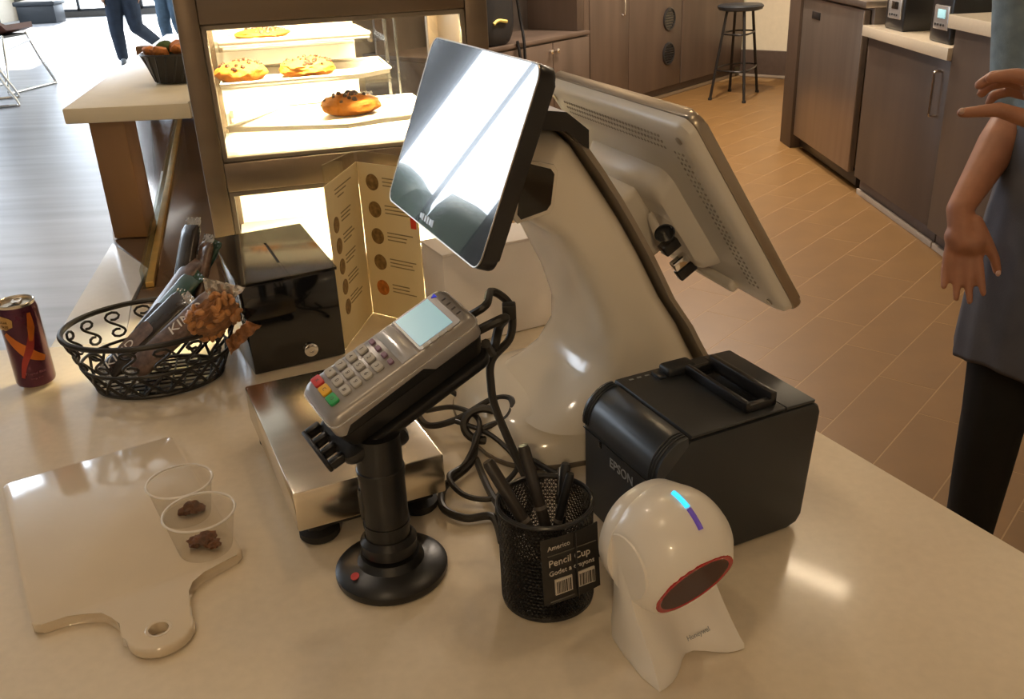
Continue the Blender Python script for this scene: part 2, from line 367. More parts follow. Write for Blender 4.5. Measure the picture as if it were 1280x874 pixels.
# ceiling downlights placed out of view; several added only to brighten dim parts
def downlight(x, y, power, size=.16, col=(1.0, .70, .38)):
    e = empty('ceiling_light', (x, y, ZT), 0, 'unseen round recessed warm downlight in the beige ceiling', 'ceiling light', 'recessed ceiling downlights')
    part('trim_ring', 'white_plastic', e, lathe, [(.085, -.001), (.11, -.001), (.11, -.012), (.085, -.012), (.085, -.001)], 24, cap0=False, cap1=False)
    part('lens', 'lamp_face', e, lathe, [(.084, -.003), (.084, -.006)], 24)
    l = bpy.data.lights.new('downlight', 'AREA'); l.shape = 'DISK'; l.size = size; l.energy = power; l.color = col
    o = bpy.data.objects.new('downlight', l); o.parent = e; o.location = (0, 0, -.02); COL.objects.link(o)
for x, y, p in ((.9, 1.5, 5), (-.5, .25, 5), (-.1, 2.4, 9), (-.2, -2.9, 75), (1.2, 5.2, 6), (-.6, 4.4, 9)): downlight(x, y, p)  # the strongest, behind the camera, is added to light upright faces
for x, y, p in ((1.5, 7.2, 190), (.7, 6.2, 140), (-1.35, 1.85, 9)): downlight(x, y, p, col=(1, .84, .68))  # unseen lamps added to brighten the rear cabinets, white counter piece and shelf
# linear suspended lamp whose reflection lies on the worktop by the till
def linear_light():
    a, b = V((1.25, 4.78, ZT)), V((2.24, 3.95, ZT)); c = (a+b)/2; L = (b-a).length; ang = math.atan2((b-a).y, (b-a).x)
    e = empty('linear_ceiling_light', c, ang, 'long flat white linear lamp on the ceiling above the kitchen aisle', 'ceiling light')
    bm = B(); box(bm, (-L/2-.02, -.12, -.05), (L/2+.02, .12, -.001), .004); mesh('housing', bm, 'white_plastic', e)
    bm = B(); box(bm, (-L/2, -.10, -.055), (L/2, .10, -.0505)); mesh('diffuser', bm, 'lamp_face', e, smooth=False)
    l = bpy.data.lights.new('linear_lamp', 'AREA'); l.shape = 'RECTANGLE'; l.size = L; l.size_y = .2; l.energy = 11; l.color = (1, .78, .52)
    o = bpy.data.objects.new('linear_lamp', l); o.parent = e; o.location = (0, 0, -.07); COL.objects.link(o)
linear_light()

# ================================================================== COUNTER
main_poly = [(.97, -.2), (-.2, 2.24), (-.45, 2.24), (-.545, 1.58), (-.69, 1.60), (-.632, 1.42), (-.757, 1.412), (-1.3, 1.40), (-1.3, -.2)]
ct = part('worktop', 'quartz', None, prism, main_poly, -.04, 0, .004, 2); tag(ct, 'pale beige quartz worktop holding the till and the scale', 'worktop')
led = part('painted_sunlit_counter', 'quartz_sunlit_and_paper', None, prism, [(-.757, 1.4135), (-.868, 1.99), (-.725, 1.80), (-.695, 1.615), (-.634, 1.4215)], -.03, -.001, .002, 2); tag(led, 'counter stretch coloured white as sunlight between the snack basket and the wooden stand', 'ledge')  # sunlit stretch of the worktop; the sunlight is put into its white colour
cb = empty('counter_cabinet', (0, 0, FL), 0, 'brown wood-veneer cabinet under the quartz worktop', 'cabinet')
part('carcass', 'oak_veneer', cb, prism, [(.90, -.15), (-.22, 2.16), (-.42, 2.16), (-.52, 1.36), (-1.25, 1.36), (-1.25, -.15)], .10, .879, .004)
part('plinth', 'dark_base', cb, prism, [(.84, -.12), (-.25, 2.12), (-.40, 2.12), (-.50, 1.3), (-1.2, 1.3), (-1.2, -.12)], 0, .10)

dk = part('display_deck', 'deck_steel', None, prism, [(-.866, 2.0), (-.722, 1.806), (-.692, 1.612), (-.548, 1.592), (-.46, 2.25), (-.42, 3.6), (-1.5, 3.6), (-.885, 2.04)], -.05, -.006, .003); tag(dk, 'glossy brown steel deck under the cream shelf', 'deck')
dcab = part('deck_cabinet', 'oak_veneer_dark', None, prism, [(-.84, 2.06), (-.70, 1.84), (-.67, 1.40), (-.535, 1.40), (-.435, 2.25), (-.43, 3.55), (-1.4, 3.55)], FL, -.052, .003); tag(dcab, 'dark wood cabinet under the brown steel deck', 'cabinet')
def strip(bm):
    a, b = V((-.694, 1.695, 0)), V((-1.184, 3.50, 0)); d = (b-a).normalized(); s = V((d.y, -d.x, 0))*.015
    prism(bm, [(p.x, p.y) for p in (a, a+s, b+s, b)], -.0055, .006, .002)
st = part('deck_rail', 'brass_strip', None, strip); tag(st, 'golden yellow edging strip along the brown deck', 'rail')
def strip2(bm):
    a, b = V((-.7005, 1.695, 0)), V((-1.1905, 3.50, 0)); d = (b-a).normalized(); s = V((d.y, -d.x, 0))*.006
    prism(bm, [(p.x, p.y) for p in (a, a+s, b+s, b)], -.0055, .03)
part('glass_edge', 'cooler_glass', st, strip2, smooth=False)
sp = part('wooden_end_panel', 'walnut', None, box, (-.879, 2.03, -.005), (-.803, 2.10, .257), .004); tag(sp, 'honey brown wooden upright carrying the cream shelf', 'panel')
sp = part('rear_upright', 'walnut', None, box, (-1.30, 3.53, -.0055), (-.55, 3.58, .257), .004); tag(sp, 'wide brown board holding up the far end of the cream shelf', 'panel')
sl = part('cream_shelf', 'cream', None, prism, [(-.908, 1.99), (-.645, 1.99), (-.668, 2.13), (-.50, 2.16), (-.50, 3.59), (-1.20, 3.59)], .258, .29, .003); tag(sl, 'thick cream shelf slab above the wooden end panel', 'shelf')
# two bright spots reflected on the deck come from the lit case itself

# ================================================================== PASTRY CASE
CM = Matrix.Rotation(R(13.5), 4, 'Z'); CM.translation = V((-.56, 1.62, 0))
def cl(u, n, z): return CM @ V((u, n, z))
case = empty('pastry_case', cl(.30, .22, 0), R(13.5), 'bronze steel countertop pastry display case with lit glass windows', 'display case')
u0, u1, dp, zt = .036, .560, .44, .60
off = V((.30, .22, 0))
def cbox(name, lo, hi, mat, bev=.003, parent=None):
    bm = B(); box(bm, V(lo)-off, V(hi)-off, bev); return mesh(name, bm, mat, parent or case)
for (a, b) in ((u0, u0+.036), (u1-.040, u1)):
    cbox('corner_post', (a, 0, .001), (b, .03, zt), 'bronze_steel'); cbox('corner_post', (a, dp-.03, .001), (b, dp, zt), 'bronze_steel')
cbox('top_rail', (u0+.036, 0, .468), (u1-.04, .03, zt), 'bronze_steel'); cbox('middle_rail', (u0+.036, .0, .186), (u1-.04, .03, .238), 'bronze_steel'); cbox('bottom_rail', (u0+.036, 0, .001), (u1-.04, .03, .03), 'bronze_steel')
cbox('roof', (u0, 0, zt), (u1, dp, zt+.02), 'bronze_steel'); cbox('case_floor', (u0+.03, .03, .001), (u1-.03, dp, .014), 'tray_white', .001)
cbox('middle_deck', (u0+.03, .03, .205), (u1-.03, dp-.03, .216), 'tray_white', .001)
def wframe(z0, z1):
    bm = B(); a, b = u0+.036, u1-.04
    for lo, hi in (((a, .004, z0), (a+.009, .022, z1)), ((b-.009, .004, z0), (b, .022, z1)), ((a, .004, z1-.009), (b, .022, z1)), ((a, .004, z0), (b, .022, z0+.009))): box(bm, V(lo)-off, V(hi)-off, .0015, 1)
    f = mesh('window_frame', bm, 'trim_grey', case)
    bm = B(); box(bm, V((a+.009, .010, z0+.009))-off, V((b-.009, .014, z1-.009))-off); mesh('glass_pane', bm, 'case_glass', f, smooth=False)
wframe(.238, .468); wframe(.03, .186)
for zz0, zz1 in ((.216, zt), (.014, .205)):
    cbox('side_panel', (u0+.006, .03, zz0), (u0+.018, dp-.03, zz1), 'bronze_steel', .001); cbox('side_panel', (u1-.018, .03, zz0), (u1-.006, dp-.03, zz1), 'bronze_steel', .001)
cbox('rear_door', (u0+.036, dp-.02, .216), (.36, dp-.012, .585), 'tray_white', 0); cbox('rear_door', (.31, dp-.011, .216), (u1-.04, dp-.004, .585), 'case_glass', 0)
cbox('rear_door_stile', (.425, dp-.022, .216), (.432, dp-.012, .585), 'black_satin', .001); cbox('rear_door_stile', (.448, dp-.022, .216), (.453, dp-.012, .585), 'black_satin', .001)
cbox('lower_back_panel', (u0+.036, dp-.02, .014), (u1-.04, dp-.008, .205), 'tray_white', 0)
# lamps of the case
for z_, e_, n_ in ((.592, 42, .12), (.336, 18, .345), (.258, 12, .325), (.199, 18, .20)):
    lt = cbox('led_strip', (u0+.05, n_-.008, z_-.004), ((u1-.05) if n_ < .3 else .40, n_+.008, z_+.0005), 'led_warm', 0)
    l = bpy.data.lights.new('case_led', 'AREA'); l.shape = 'RECTANGLE'; l.size = .42; l.size_y = .03; l.energy = e_; l.color = (1, .82, .48)
    o = bpy.data.objects.new('case_led', l); o.parent = case; o.location = V(((u0+u1)/2, n_, z_-.008))-off; COL.objects.link(o)
def glass_shelf(z, n0, n1, a=u0+.04, b=.50):
    cbox('glass_shelf', (a, n0, z), (b, n1, z+.006), 'case_glass', 0)
    for aa in (a+.004, b-.012): cbox('shelf_bracket', (aa, n1-.004, z-.02), (aa+.008, dp-.022, z), 'steel', .001)
glass_shelf(.405, .18, .38, b=.40); glass_shelf(.340, .10, .36, b=.42); glass_shelf(.262, .05, .34, b=.49)
def tray(z, poly, label):
    e = empty('pastry_tray', cl(poly[0][0], poly[0][1], z), R(13.5), label, 'tray', 'white trays in the pastry case'); o0 = V((poly[0][0], poly[0][1]))
    P = [(x-o0.x, y-o0.y) for x, y in poly]; c = V((sum(p[0] for p in P)/len(P), sum(p[1] for p in P)/len(P)))
    part('tray_base', 'tray_white', e, prism, P, .0005, .008, .002)
    bm = B(); Q = [(c.x+(x-c.x)*.97, c.y+(y-c.y)*.96) for x, y in P]
    tube(bm, [V((x, y, .010)) for x, y in P], .0035, 6, closed=True); mesh('tray_rim', bm, 'tray_white', e)
tray(.411, [(.09, .20), (.37, .19), (.36, .36), (.10, .36)], 'topmost white tray in the pastry case')
tray(.346, [(.085, .11), (.33, .12), (.40, .17), (.40, .34), (.09, .34)], 'white tray with two cookies in the pastry case')
tray(.268, [(.085, .12), (.30, .055), (.36, .08), (.47, .10), (.46, .32), (.20, .32)], 'low white tray with a single cookie in the pastry case')
def cookie(u, n, z, r, h, label, seed):
    e = empty('cookie', cl(u, n, z), R(13.5)+seed, label, 'cookie', None); rnd = random.Random(seed)
    bm = B(); g = bmesh.ops.create_icosphere(bm, subdivisions=4, radius=1.0)
    for v in g['verts']:
        d = v.co.normalized(); k = 1 + .10*mnoise.noise(d*2.3+V((seed, 0, 0))) + .06*mnoise.noise(d*6+V((0, seed, 0)))
        zz = d.z*k; v.co = V((d.x*r*k, d.y*r*k, h*(.42 + .58*zz) if zz > -.7 else 0.0)); v.co.z = max(v.co.z, 0.0)
    mesh('crumb', bm, 'cookie', e)
    bm = B()
    for i in range(26):
        a = rnd.uniform(0, 2*PI); q = math.sqrt(rnd.random())*.86; zz = math.sqrt(max(0, 1-q*q))
        ell(bm, (q*r*math.cos(a), q*r*math.sin(a), h*(.42+.60*zz)), [rnd.uniform(.003, .0056)]*3, 6, 4)
    mesh('chocolate_chips', bm, 'choc_chip', e)
cookie(.123, .17, .3545, .047, .034, 'round chocolate chip cookie at the left end of the double tray', 3)
cookie(.244, .17, .3545, .052, .032, 'wide chocolate chip cookie beside another on the double tray', 5)
cookie(.318, .18, .2765, .058, .036, 'large chocolate chip cookie alone on the low tray', 8)
cookie(.170, .27, .4195, .052, .016, 'flat golden cookie on the topmost tray', 11)
pp = part('tray_liner', 'quartz_sunlit_and_paper', None, prism, [(-.11, -.10), (.09, -.11), (.10, .08), (-.10, .09)], 0, .001, smooth=False); pp.location = cl(.20, .16, .2165); pp.rotation_euler = (0, 0, R(16)); tag(pp, 'white paper liner on the steel deck under the trays', 'paper')

# ================================================================== KITCHEN CABINETS (right run)
XF = 2.03
def cabinet(name, y0, y1, z0, z1, label, mat='laminate'):
    e = empty(name, (XF+.3, (y0+y1)/2, FL), 0, label, 'cabinet')
    return e
def rbox(name, e, lo, hi, mat, bev=.003, angle=38):
    bm = B(); o0 = e.location; box(bm, V(lo)-o0, V(hi)-o0, bev); return mesh(name, bm, mat, e, angle=angle)
fr = empty('undercounter_fridge', (XF+.35, 5.95, FL), 0, 'brushed steel undercounter fridge with a recessed grip', 'fridge')
rbox('body', fr, (XF+.045, 5.40, FL+.12), (XF+.72, 6.54, .10), 'fridge_steel')
dr = rbox('door', fr, (XF, 5.44, FL+.10), (XF+.04, 6.53, .085), 'fridge_steel', .006)
bm = B(); box(bm, V((XF-.004, 6.17, -.035))-fr.location, V((XF+.01, 6.33, .012))-fr.location, .004); mesh('grip', bm, 'black_satin', dr)
rbox('toe_grille', fr, (XF+.05, 5.42, FL+.02), (XF+.09, 6.53, FL+.10), 'black_satin')
for yy in (5.5, 6.45): 
    bm = B(); lathe(bm, [(.02, 0), (.02, .12)], 12, (XF+.14-fr.location.x, yy-fr.location.y, 0)); mesh('foot', bm, 'black_satin', fr)
for yy in (5.5, 6.45):
    bm = B(); lathe(bm, [(.02, 0), (.02, .12)], 12, (XF+.6-fr.location.x, yy-fr.location.y, 0)); mesh('foot', bm, 'black_satin', fr)
ep = part('end_panel', 'laminate', None, box, (XF-.01, 6.56, FL), (XF+.72, 6.80, .10), .003); tag(ep, 'wood-veneer end panel at the far side of the steel fridge', 'panel')
wt2 = part('steel_worktop', 'fridge_steel', None, box, (XF-.02, 5.37, .1005), (XF+.74, 6.82, .135), .004); tag(wt2, 'steel worktop over the undercounter fridge', 'worktop')
c1 = cabinet('base_cabinet', 4.31, 5.33, 0, 0, 'wood-veneer base cabinet with one bar handle under two small machines')
rbox('body', c1, (XF+.025, 4.312, FL+.10), (XF+.70, 5.33, -.042), 'laminate_dark')
d1 = rbox('door', c1, (XF, 4.316, FL+.105), (XF+.024, 5.326, -.046), 'laminate', .002)
bm = B(); tube(bm, spline([V(p)-c1.location for p in ((XF, 4.40, -.10), (XF-.03, 4.40, -.10), (XF-.032, 4.40, -.13), (XF-.032, 4.40, -.27), (XF-.03, 4.40, -.30), (XF, 4.40, -.30))], 3), .006, 8); mesh('handle', bm, 'chrome', d1)
rbox('plinth', c1, (XF+.04, 4.312, FL+.012), (XF+.65, 5.33, FL+.10), 'dark_base'); rbox('cove_strip', c1, (XF+.025, 4.312, FL), (XF+.039, 5.33, FL+.03), 'cove', .001)
w3 = part('quartz_slab', 'quartz', None, box, (XF-.03, 4.305, -.040), (XF+.72, 5.36, .015), .004); tag(w3, 'low pale stone slab under the two small black machines', 'worktop')
c2 = cabinet('tall_base_cabinet', 2.9, 4.30, 0, 0, 'taller wood-veneer base cabinet behind the person in the apron')
rbox('body', c2, (XF+.01, 2.40, FL+.10), (XF+.70, 4.300, .098), 'laminate_dark'); rbox('door', c2, (XF-.012, 3.40, FL+.105), (XF+.009, 4.297, .094), 'laminate', .002); rbox('door', c2, (XF-.012, 2.41, FL+.105), (XF+.009, 3.395, .094), 'laminate', .002)
rbox('plinth', c2, (XF+.04, 2.40, FL+.012), (XF+.65, 4.30, FL+.10), 'dark_base'); rbox('cove_strip', c2, (XF+.025, 2.40, FL), (XF+.039, 4.30, FL+.03), 'cove', .001)
w4 = part('raised_worktop', 'quartz', None, box, (XF-.035, 2.35, .0985), (XF+.72, 4.335, .156), .004); tag(w4, 'raised pale stone worktop behind the person in the apron', 'worktop')
def machine(x, y, rz, w, d, h, label, lcd):
    e = empty('coffee_grinder', (x, y, .015), rz, label, 'machine')
    bm = B(); box(bm, (-w/2, -d/2, 0), (w/2, d/2, h), .012, 3); mesh('body', bm, 'black_satin', e)
    bm = B(); box(bm, (-w*.32, -d/2-.006, h*.28), (w*.36, -d/2+.01, h*.78), .004); p = mesh('control_panel', bm, 'silver_light', e)
    bm = B(); box(bm, (-w*.12, -d/2-.009, h*.52), (w*.22, -d/2-.005, h*.70), .001); mesh('display', bm, 'lcd_small' if lcd else 'black_gloss', p)
    for i in range(4):
        bm = B(); lathe(bm, [(.006, 0), (.005, .004)], 10, m=T(-w*.2+i*w*.13, -d/2-.006, h*.38, rx=R(90))); mesh('button', bm, 'black_satin', p)
    bm = B(); lathe(bm, [(w*.36, 0), (w*.36, .02), (w*.34, .025), (w*.42, .17), (w*.43, .19), (w*.1, .2)], 24, (0, .01, h)); mesh('hopper', bm, 'cooler_glass', e)
    bm = B(); lathe(bm, [(w*.38, 0), (w*.38, .022), (w*.3, .024)], 24, (0, .01, h)); mesh('collar', bm, 'silver_light', e)
machine(XF+.155, 5.08, R(-90), .24, .26, .20, 'boxy black coffee grinder beside the steel fridge', False)
machine(XF+.135, 4.50, R(-90), .22, .25, .21, 'black coffee grinder with a lit blue display near the raised worktop', True)
fc = empty('worktop_tap', (XF+.12, 3.92, .156), 0, 'short chrome tap on the raised worktop', 'tap')
part('stem', 'chrome', fc, lathe, [(.025, .0005), (.025, .02), (.014, .024), (.014, .10), (.02, .11), (.0, .115)], 16)
bm = B(); tube(bm, spline([(0, 0, .09), (-.05, 0, .10), (-.09, 0, .07), (-.095, 0, .04)], 4), .009, 8); mesh('spout', bm, 'chrome', fc)
gr = empty('glass_jar', (XF+.2, 4.2, .156), 0, 'clear glass jar with a metal lid on the raised worktop', 'jar')
part('jar_body', 'cooler_glass', gr, lathe, [(.06, .0005), (.065, .02), (.065, .14), (.055, .16)], 20, cap1=False); part('lid', 'chrome', gr, lathe, [(.057, .160), (.06, .162), (.06, .18), (.0, .182)], 20)

# ================================================================== REAR WOOD CABINETS (angled run) AND STOOL
def vobj(name, lo, hi, mat, parent, bev=.004):
    bm = B(); box(bm, lo, hi, bev); return mesh(name, bm, mat, parent)
rc = empty('rear_vent_cabinet', label='tall wood-veneer cabinet wall with two round black vents', cat='cabinet', matrix=vmat())
vobj('carcass', (-.76, .026, .10), (1.90, .68, 2.6), 'oak_veneer_dark', rc)
for a, b in ((-.755, -.195), (-.185, .675), (.70, 1.885)): vobj('door', (a, 0, .105), (b, .024, 1.62), 'oak_veneer', rc, .002)
for a, b in ((-.755, -.195), (-.185, .675), (.70, 1.885)): vobj('upper_door', (a, 0, 1.63), (b, .024, 2.58), 'oak_veneer', rc, .002)
vobj('plinth', (-.76, .06, 0), (1.89, .66, .10), 'dark_base', rc); vobj('cove_strip', (-.2, .043, 0), (1.87, .059, .03), 'cove', rc, .001)
for z_ in (.69, .395):
    bm = B(); m_ = T(.46, 0, z_, rx=R(90)); lathe(bm, [(.10, 0), (.10, .008), (.094, .014), (.085, .014), (.083, .006)], 32, m=m_, cap1=False); v_ = mesh('vent', bm, 'black_satin', rc)
    bm = B(); lathe(bm, [(.084, .002), (.084, .005)], 28, m=m_); mesh('vent_disc', bm, 'black_gloss', v_)
    bm = B()
    for k in range(-3, 4):
        w_ = math.sqrt(.08**2-(k*.022)**2); box(bm, (-w_, k*.022-.005, .004), (w_, k*.022+.005, .010), m=m_)
    mesh('louvres', bm, 'black_plastic', v_, smooth=False)
bm = B(); tube(bm, spline([(-.30, .0, .92), (-.30, -.03, .92), (-.30, -.03, .80), (-.30, 0, .80)], 3), .006, 6); mesh('handle', bm, 'chrome', rc)
rs = empty('rear_shelf_unit', label='low wood cabinet with two round knobs under an open shelf niche', cat='cabinet', matrix=vmat())
vobj('lower_body', (-2.6, -.03, .10), (-.84, .66, .70), 'oak_veneer_dark', rs); vobj('counter_top', (-2.6, -.06, .702), (-.84, .66, .732), 'oak_veneer', rs)
for a, b, kx in ((-2.58, -2.10, -2.15), (-2.09, -1.325, -1.36), (-1.315, -.845, -1.285)):
    d_ = vobj('door', (a, -.054, .11), (b, -.031, .69), 'oak_veneer', rs, .002)
    bm = B(); lathe(bm, [(.008, 0), (.008, .015), (.017, .018), (.017, .028), (.0, .031)], 14, m=T(kx, -.054, .63, rx=R(90))); mesh('knob', bm, 'chrome', d_)
vobj('niche_back', (-2.6, .50, .732), (-.84, .52, 1.75), 'fridge_steel', rs, .001); vobj('niche_side', (-.93, .0, .732), (-.84, .5, 1.75), 'oak_veneer', rs); vobj('niche_divider', (-2.12, -.02, .732), (-2.04, .5, 1.75), 'oak_veneer', rs); vobj('upper_body', (-2.6, -.03, 1.75), (-.84, .66, 2.6), 'oak_veneer', rs)
vobj('plinth', (-2.6, .02, 0), (-.84, .62, .10), 'dark_base', rs)
pl_ = part('wooden_pilaster', 'oak_veneer_dark', None, box, (-.838, .0, .002), (-.765, .66, 2.6), .004, matrix=vmat()); tag(pl_, 'narrow dark wood upright between the vent cabinet and shelf unit', 'pilaster')
bg_ = empty('black_bag', label='black bag with a yellow mark and a long strap standing on the rear shelf unit', cat='bag', matrix=vmat() @ T(-1.90, .02, .7335))
bm = B(); g_ = bmesh.ops.create_icosphere(bm, subdivisions=4, radius=1)
for v in g_['verts']:
    d_ = v.co; k = 1+.06*mnoise.noise(d_*2.4); zz = d_.z
    sq = lambda t: math.copysign(abs(t)**.6, t); v.co = V((sq(d_.x)*.17*k*(1-.12*zz), sq(d_.y)*.07*k, max(.0005, .262+sq(zz)*.27)))
mesh('bag_body', bm, 'bag_black', bg_)
bm = B(); tube(bm, spline([(.10, -.03, .50), (.16, -.06, .40), (.21, -.07, .15), (.205, -.10, .0), (.20, -.105, -.20), (.17, -.105, -.27), (.155, -.105, -.12), (.14, -.09, .02)], 6), .012, 6); mesh('strap', bm, 'bag_black', bg_)
bm = B(); tube(bm, spline([(-.05, 0, .5), (-.02, .05, .62), (.06, .05, .62), (.08, 0, .5)], 5), .010, 6); mesh('carry_loop', bm, 'bag_black', bg_)
bm = B(); tube(bm, spline([(-.09, -.072, .155), (-.05, -.076, .175), (.0, -.076, .17), (.05, -.074, .16)], 5), .012, 6); mesh('yellow_mark', bm, 'yellow_mark', bg_)
def stool():
    c = V((2.14, 8.66, FL)); e = empty('bar_stool', c, 0, 'black metal bar stool with a round padded seat', 'stool')
    H = .80; bm = B(); lathe(bm, [(.16, H-.05), (.19, H-.04), (.20, H-.015), (.185, H), (.0, H+.006)], 28); mesh('seat', bm, 'vinyl_dark', e)
    feet = [(-.245, -.03), (.005, -.34), (.345, .30), (-.02, .46)]; tops = [(-.12, -.02), (.0, -.14), (.13, .08), (-.01, .14)]
    feet = [(-.25, -.07), (.0, -.30), (.25, .22), (.02, .33)]
    for (fx, fy), (tx, ty) in zip(feet, tops):
        bm = B(); tube(bm, [(fx, fy, .004), (tx, ty, H-.048)], .013, 8); o = mesh('leg', bm, 'stool_metal', e)
        bm = B(); lathe(bm, [(.018, 0), (.018, .02)], 10, (fx, fy, 0)); mesh('foot_cap', bm, 'rubber', o)
    def at(i, z): t = z/(H-.048); f_, p = feet[i], tops[i]; return V((f_[0]+(p[0]-f_[0])*t, f_[1]+(p[1]-f_[1])*t, z))
    for z in (.26, .56):
        bm = B(); tube(bm, spline([at(i, z)*1.0 for i in (0, 1, 2, 3)], 6, True), .008, 6, closed=True); mesh('foot_ring', bm, 'stool_metal', e)
stool()
# ================================================================== TILL (POS terminal)
pos = empty('till_terminal', (.083, 1.089, 0), R(-70), 'glossy white leaning till with a large screen seen from behind and a black customer display', 'till')
def superell(cx, cy, a, b, z, n=40, p=3.2):
    out = []
    for i in range(n):
        t = 2*PI*i/n; c, s = math.cos(t), math.sin(t)
        out.append(V((cx + a*math.copysign(abs(c)**(2/p), c), cy + b*math.copysign(abs(s)**(2/p), s), z)))
    return out
bm = B(); loft(bm, [superell(-.025, .012, .138*k, .16*k, z) for k, z in ((1, .0005), (1.0, .010), (.985, .020), (.95, .032), (.88, .044), (.76, .054), (.5, .060))]); mesh('base', bm, 'white_gloss', pos, angle=60)
bm = B(); loft(bm, [superell(-.025, .012, .1385*k, .1605*k, z) for k, z in ((1, .0002), (1.006, .002), (1.006, .006), (1, .007))]); mesh('base_seal', bm, 'trim_grey', pos)
secs = [((-.10, .050), (.15, .03), .118), ((-.06, .064), (.147, .05), .112), ((-.028, .084), (.137, .08), .106), ((-.006, .115), (.115, .12), .102), ((-.005, .15), (.10, .15), .10), ((-.018, .195), (.074, .19), .10),
        ((-.044, .25), (.044, .25), .10), ((-.064, .283), (.024, .287), .098), ((-.098, .308), (.007, .317), .096), ((-.117, .336), (-.014, .350), .095), ((-.121, .366), (-.034, .380), .092), ((-.113, .388), (-.052, .397), .084), ((-.095, .399), (-.066, .403), .07)]
def csec(fr_, bk, hw, n=40, p=4.5):
    c = (V((0, *fr_)) + V((0, *bk)))/2; h = (V((0, *bk)) - V((0, *fr_)))/2; out = []
    for i in range(n):
        t = 2*PI*i/n; a, b = math.cos(t), math.sin(t)
        out.append(c + V((1, 0, 0))*hw*math.copysign(abs(a)**(2/p), a) + h*math.copysign(abs(b)**(2/p), b))
    return out
bm = B(); loft(bm, [csec(*s) for s in secs]); mesh('column', bm, 'white_gloss', pos, angle=60)
def trimsec(s): 
    fr_, bk, hw = s; f_, b_ = V((0, *fr_)), V((0, *bk)); d = (b_-f_).normalized(); a = b_ + d*.001; c = b_ + d*.0075
    hw *= 1.01; return [a+V((-hw, 0, 0)), a+V((hw, 0, 0)), c+V((hw, 0, 0)), c+V((-hw, 0, 0))]
bm = B(); loft(bm, [trimsec(s) for s in secs[1:-1]]); mesh('column_trim', bm, 'trim_light', pos)
# black rounded pocket in the side of the column head
def pocket(bm, g, x0, x1):
    prism(bm, [(-.110-g, .318-g*.8), (-.106-g, .312-g), (-.076+g, .318-g), (-.071+g, .324-g*.7), (-.066+g, .356+g*.7), (-.070+g, .362+g), (-.098-g, .372+g), (-.103-g, .367+g*.7)], x0, x1, .0006, 1, m=Matrix(((0, 0, 1, 0), (1, 0, 0, 0), (0, 1, 0, 0), (0, 0, 0, 1))))
part('pocket_rim', 'white_gloss', pos, pocket, .004, .080, .0955); part('pocket', 'black_gloss', pos, pocket, 0, .082, .0962)
# bracket from the column to the customer display
# ---- main screen
PM = pos.matrix_basis.copy(); INV = (Matrix.Translation((.083, 1.089, 0)) @ Matrix.Rotation(R(-70), 4, 'Z')).inverted()
DM = INV @ frame3((.342, -.94, 0), (-.501, -.182, .846), (.197, 1.13, .297))
hw, hh = .18, .14
def dpart(name, mat, fn, *a, parent=None, **k): return part(name, mat, parent or pos, fn, *a, matrix=DM if parent is None else Matrix(), **k)
def bezel(bm): prism(bm, rrect(-hw, -hh, hw, hh, .016), -.012, 0, .003)
sc_ = dpart('screen_bezel', 'silver_edge', bezel)
def glassf(bm): prism(bm, rrect(-hw+.006, -hh+.006, hw-.006, hh-.006, .012), -.0135, -.0122)
part('screen_glass', 'screen_glass', sc_, glassf)
def shell(bm):
    R_ = lambda i, z, r, dx=0, dy=0: [V((x+dx, y+dy, z)) for x, y in rrect(-hw+i, -hh+i, hw-i, hh-i, r)]
    loft(bm, [R_(.002, .0002, .016), R_(.004, .008, .016), R_(.010, .013, .016), R_(.040, .015, .016), R_(.046, .011, .014), R_(.060, .012, .012)], cap0=True)
part('rear_shell', 'white_shell', sc_, shell)
def hump(bm):
    Rr = lambda i, z, r: [V((x, y, z)) for x, y in rrect(-.135+i, -.10+i, .075-i*.5, .055-i, r)]
    loft(bm, [Rr(0, .010, .02), Rr(.008, .030, .02), Rr(.016, .036, .018), Rr(.030, .038, .014)])
part('mount_housing', 'white_shell', sc_, hump)
def vents(bm):
    def dot(x, y, z=.0153): lathe(bm, [(.0019, 0), (.0019, .0009)], 6, (x, y, z-.0006))
    for r in range(3):
        for i in range(34): dot(-.13+i*.0074, .116-r*.008, .0150)
    for r in range(3):
        for i in range(26): dot(.150-r*.008, .098-i*.0078, .0150)
M('vent_grey', (.36, .33, .28), .6, var=.05)
vh = part('vent_holes', 'vent_grey', sc_, vents, smooth=False); vh['kind'] = 'stuff'
for x, y in ((.158, .118), (-.158, .118), (.158, -.118)):
    bm = B(); lathe(bm, [(.0045, 0), (.0045, .0012), (.002, .0014)], 14, (x, y, .0142)); mesh('screw_cap', bm, 'silver_edge', sc_)
def hinge(bm): 
    box(bm, (-.075, -.06, .034), (.02, .035, .085), .01, 3)
part('hinge_block', 'white_shell', sc_, hinge)
for cx, cy, cz, r_, nm in ((.052, -.012, .045, .0125, 'cable_socket'),):
    bm = B(); m_ = T(cx, cy, cz, ry=R(70)); lathe(bm, [(r_, -.025), (r_, .016), (r_-.0018, .016), (r_-.002, .004)], 24, m=m_, cap1=False); k_ = mesh(nm, bm, 'chrome', sc_)
    bm = B(); lathe(bm, [(r_-.002, .003), (r_-.002, .0045)], 20, m=m_); mesh('socket_hole', bm, 'black_plastic', k_)
for i, (cx, cy, w_, h_, mt) in enumerate(((.050, -.040, .016, .014, 'black_satin'), (.052, -.066, .012, .012, 'chrome'), (.050, -.082, .012, .014, 'black_satin'))):
    bm = B(); box(bm, (cx-w_/2, cy-h_/2, .034), (cx+w_/2, cy+h_/2, .060), .002); mesh('plug', bm, mt, sc_)
def lip(bm): box(bm, (-.10, -.128, .012), (.09, -.112, .024), .005, 3)
part('lower_lip', 'white_shell', sc_, lip)
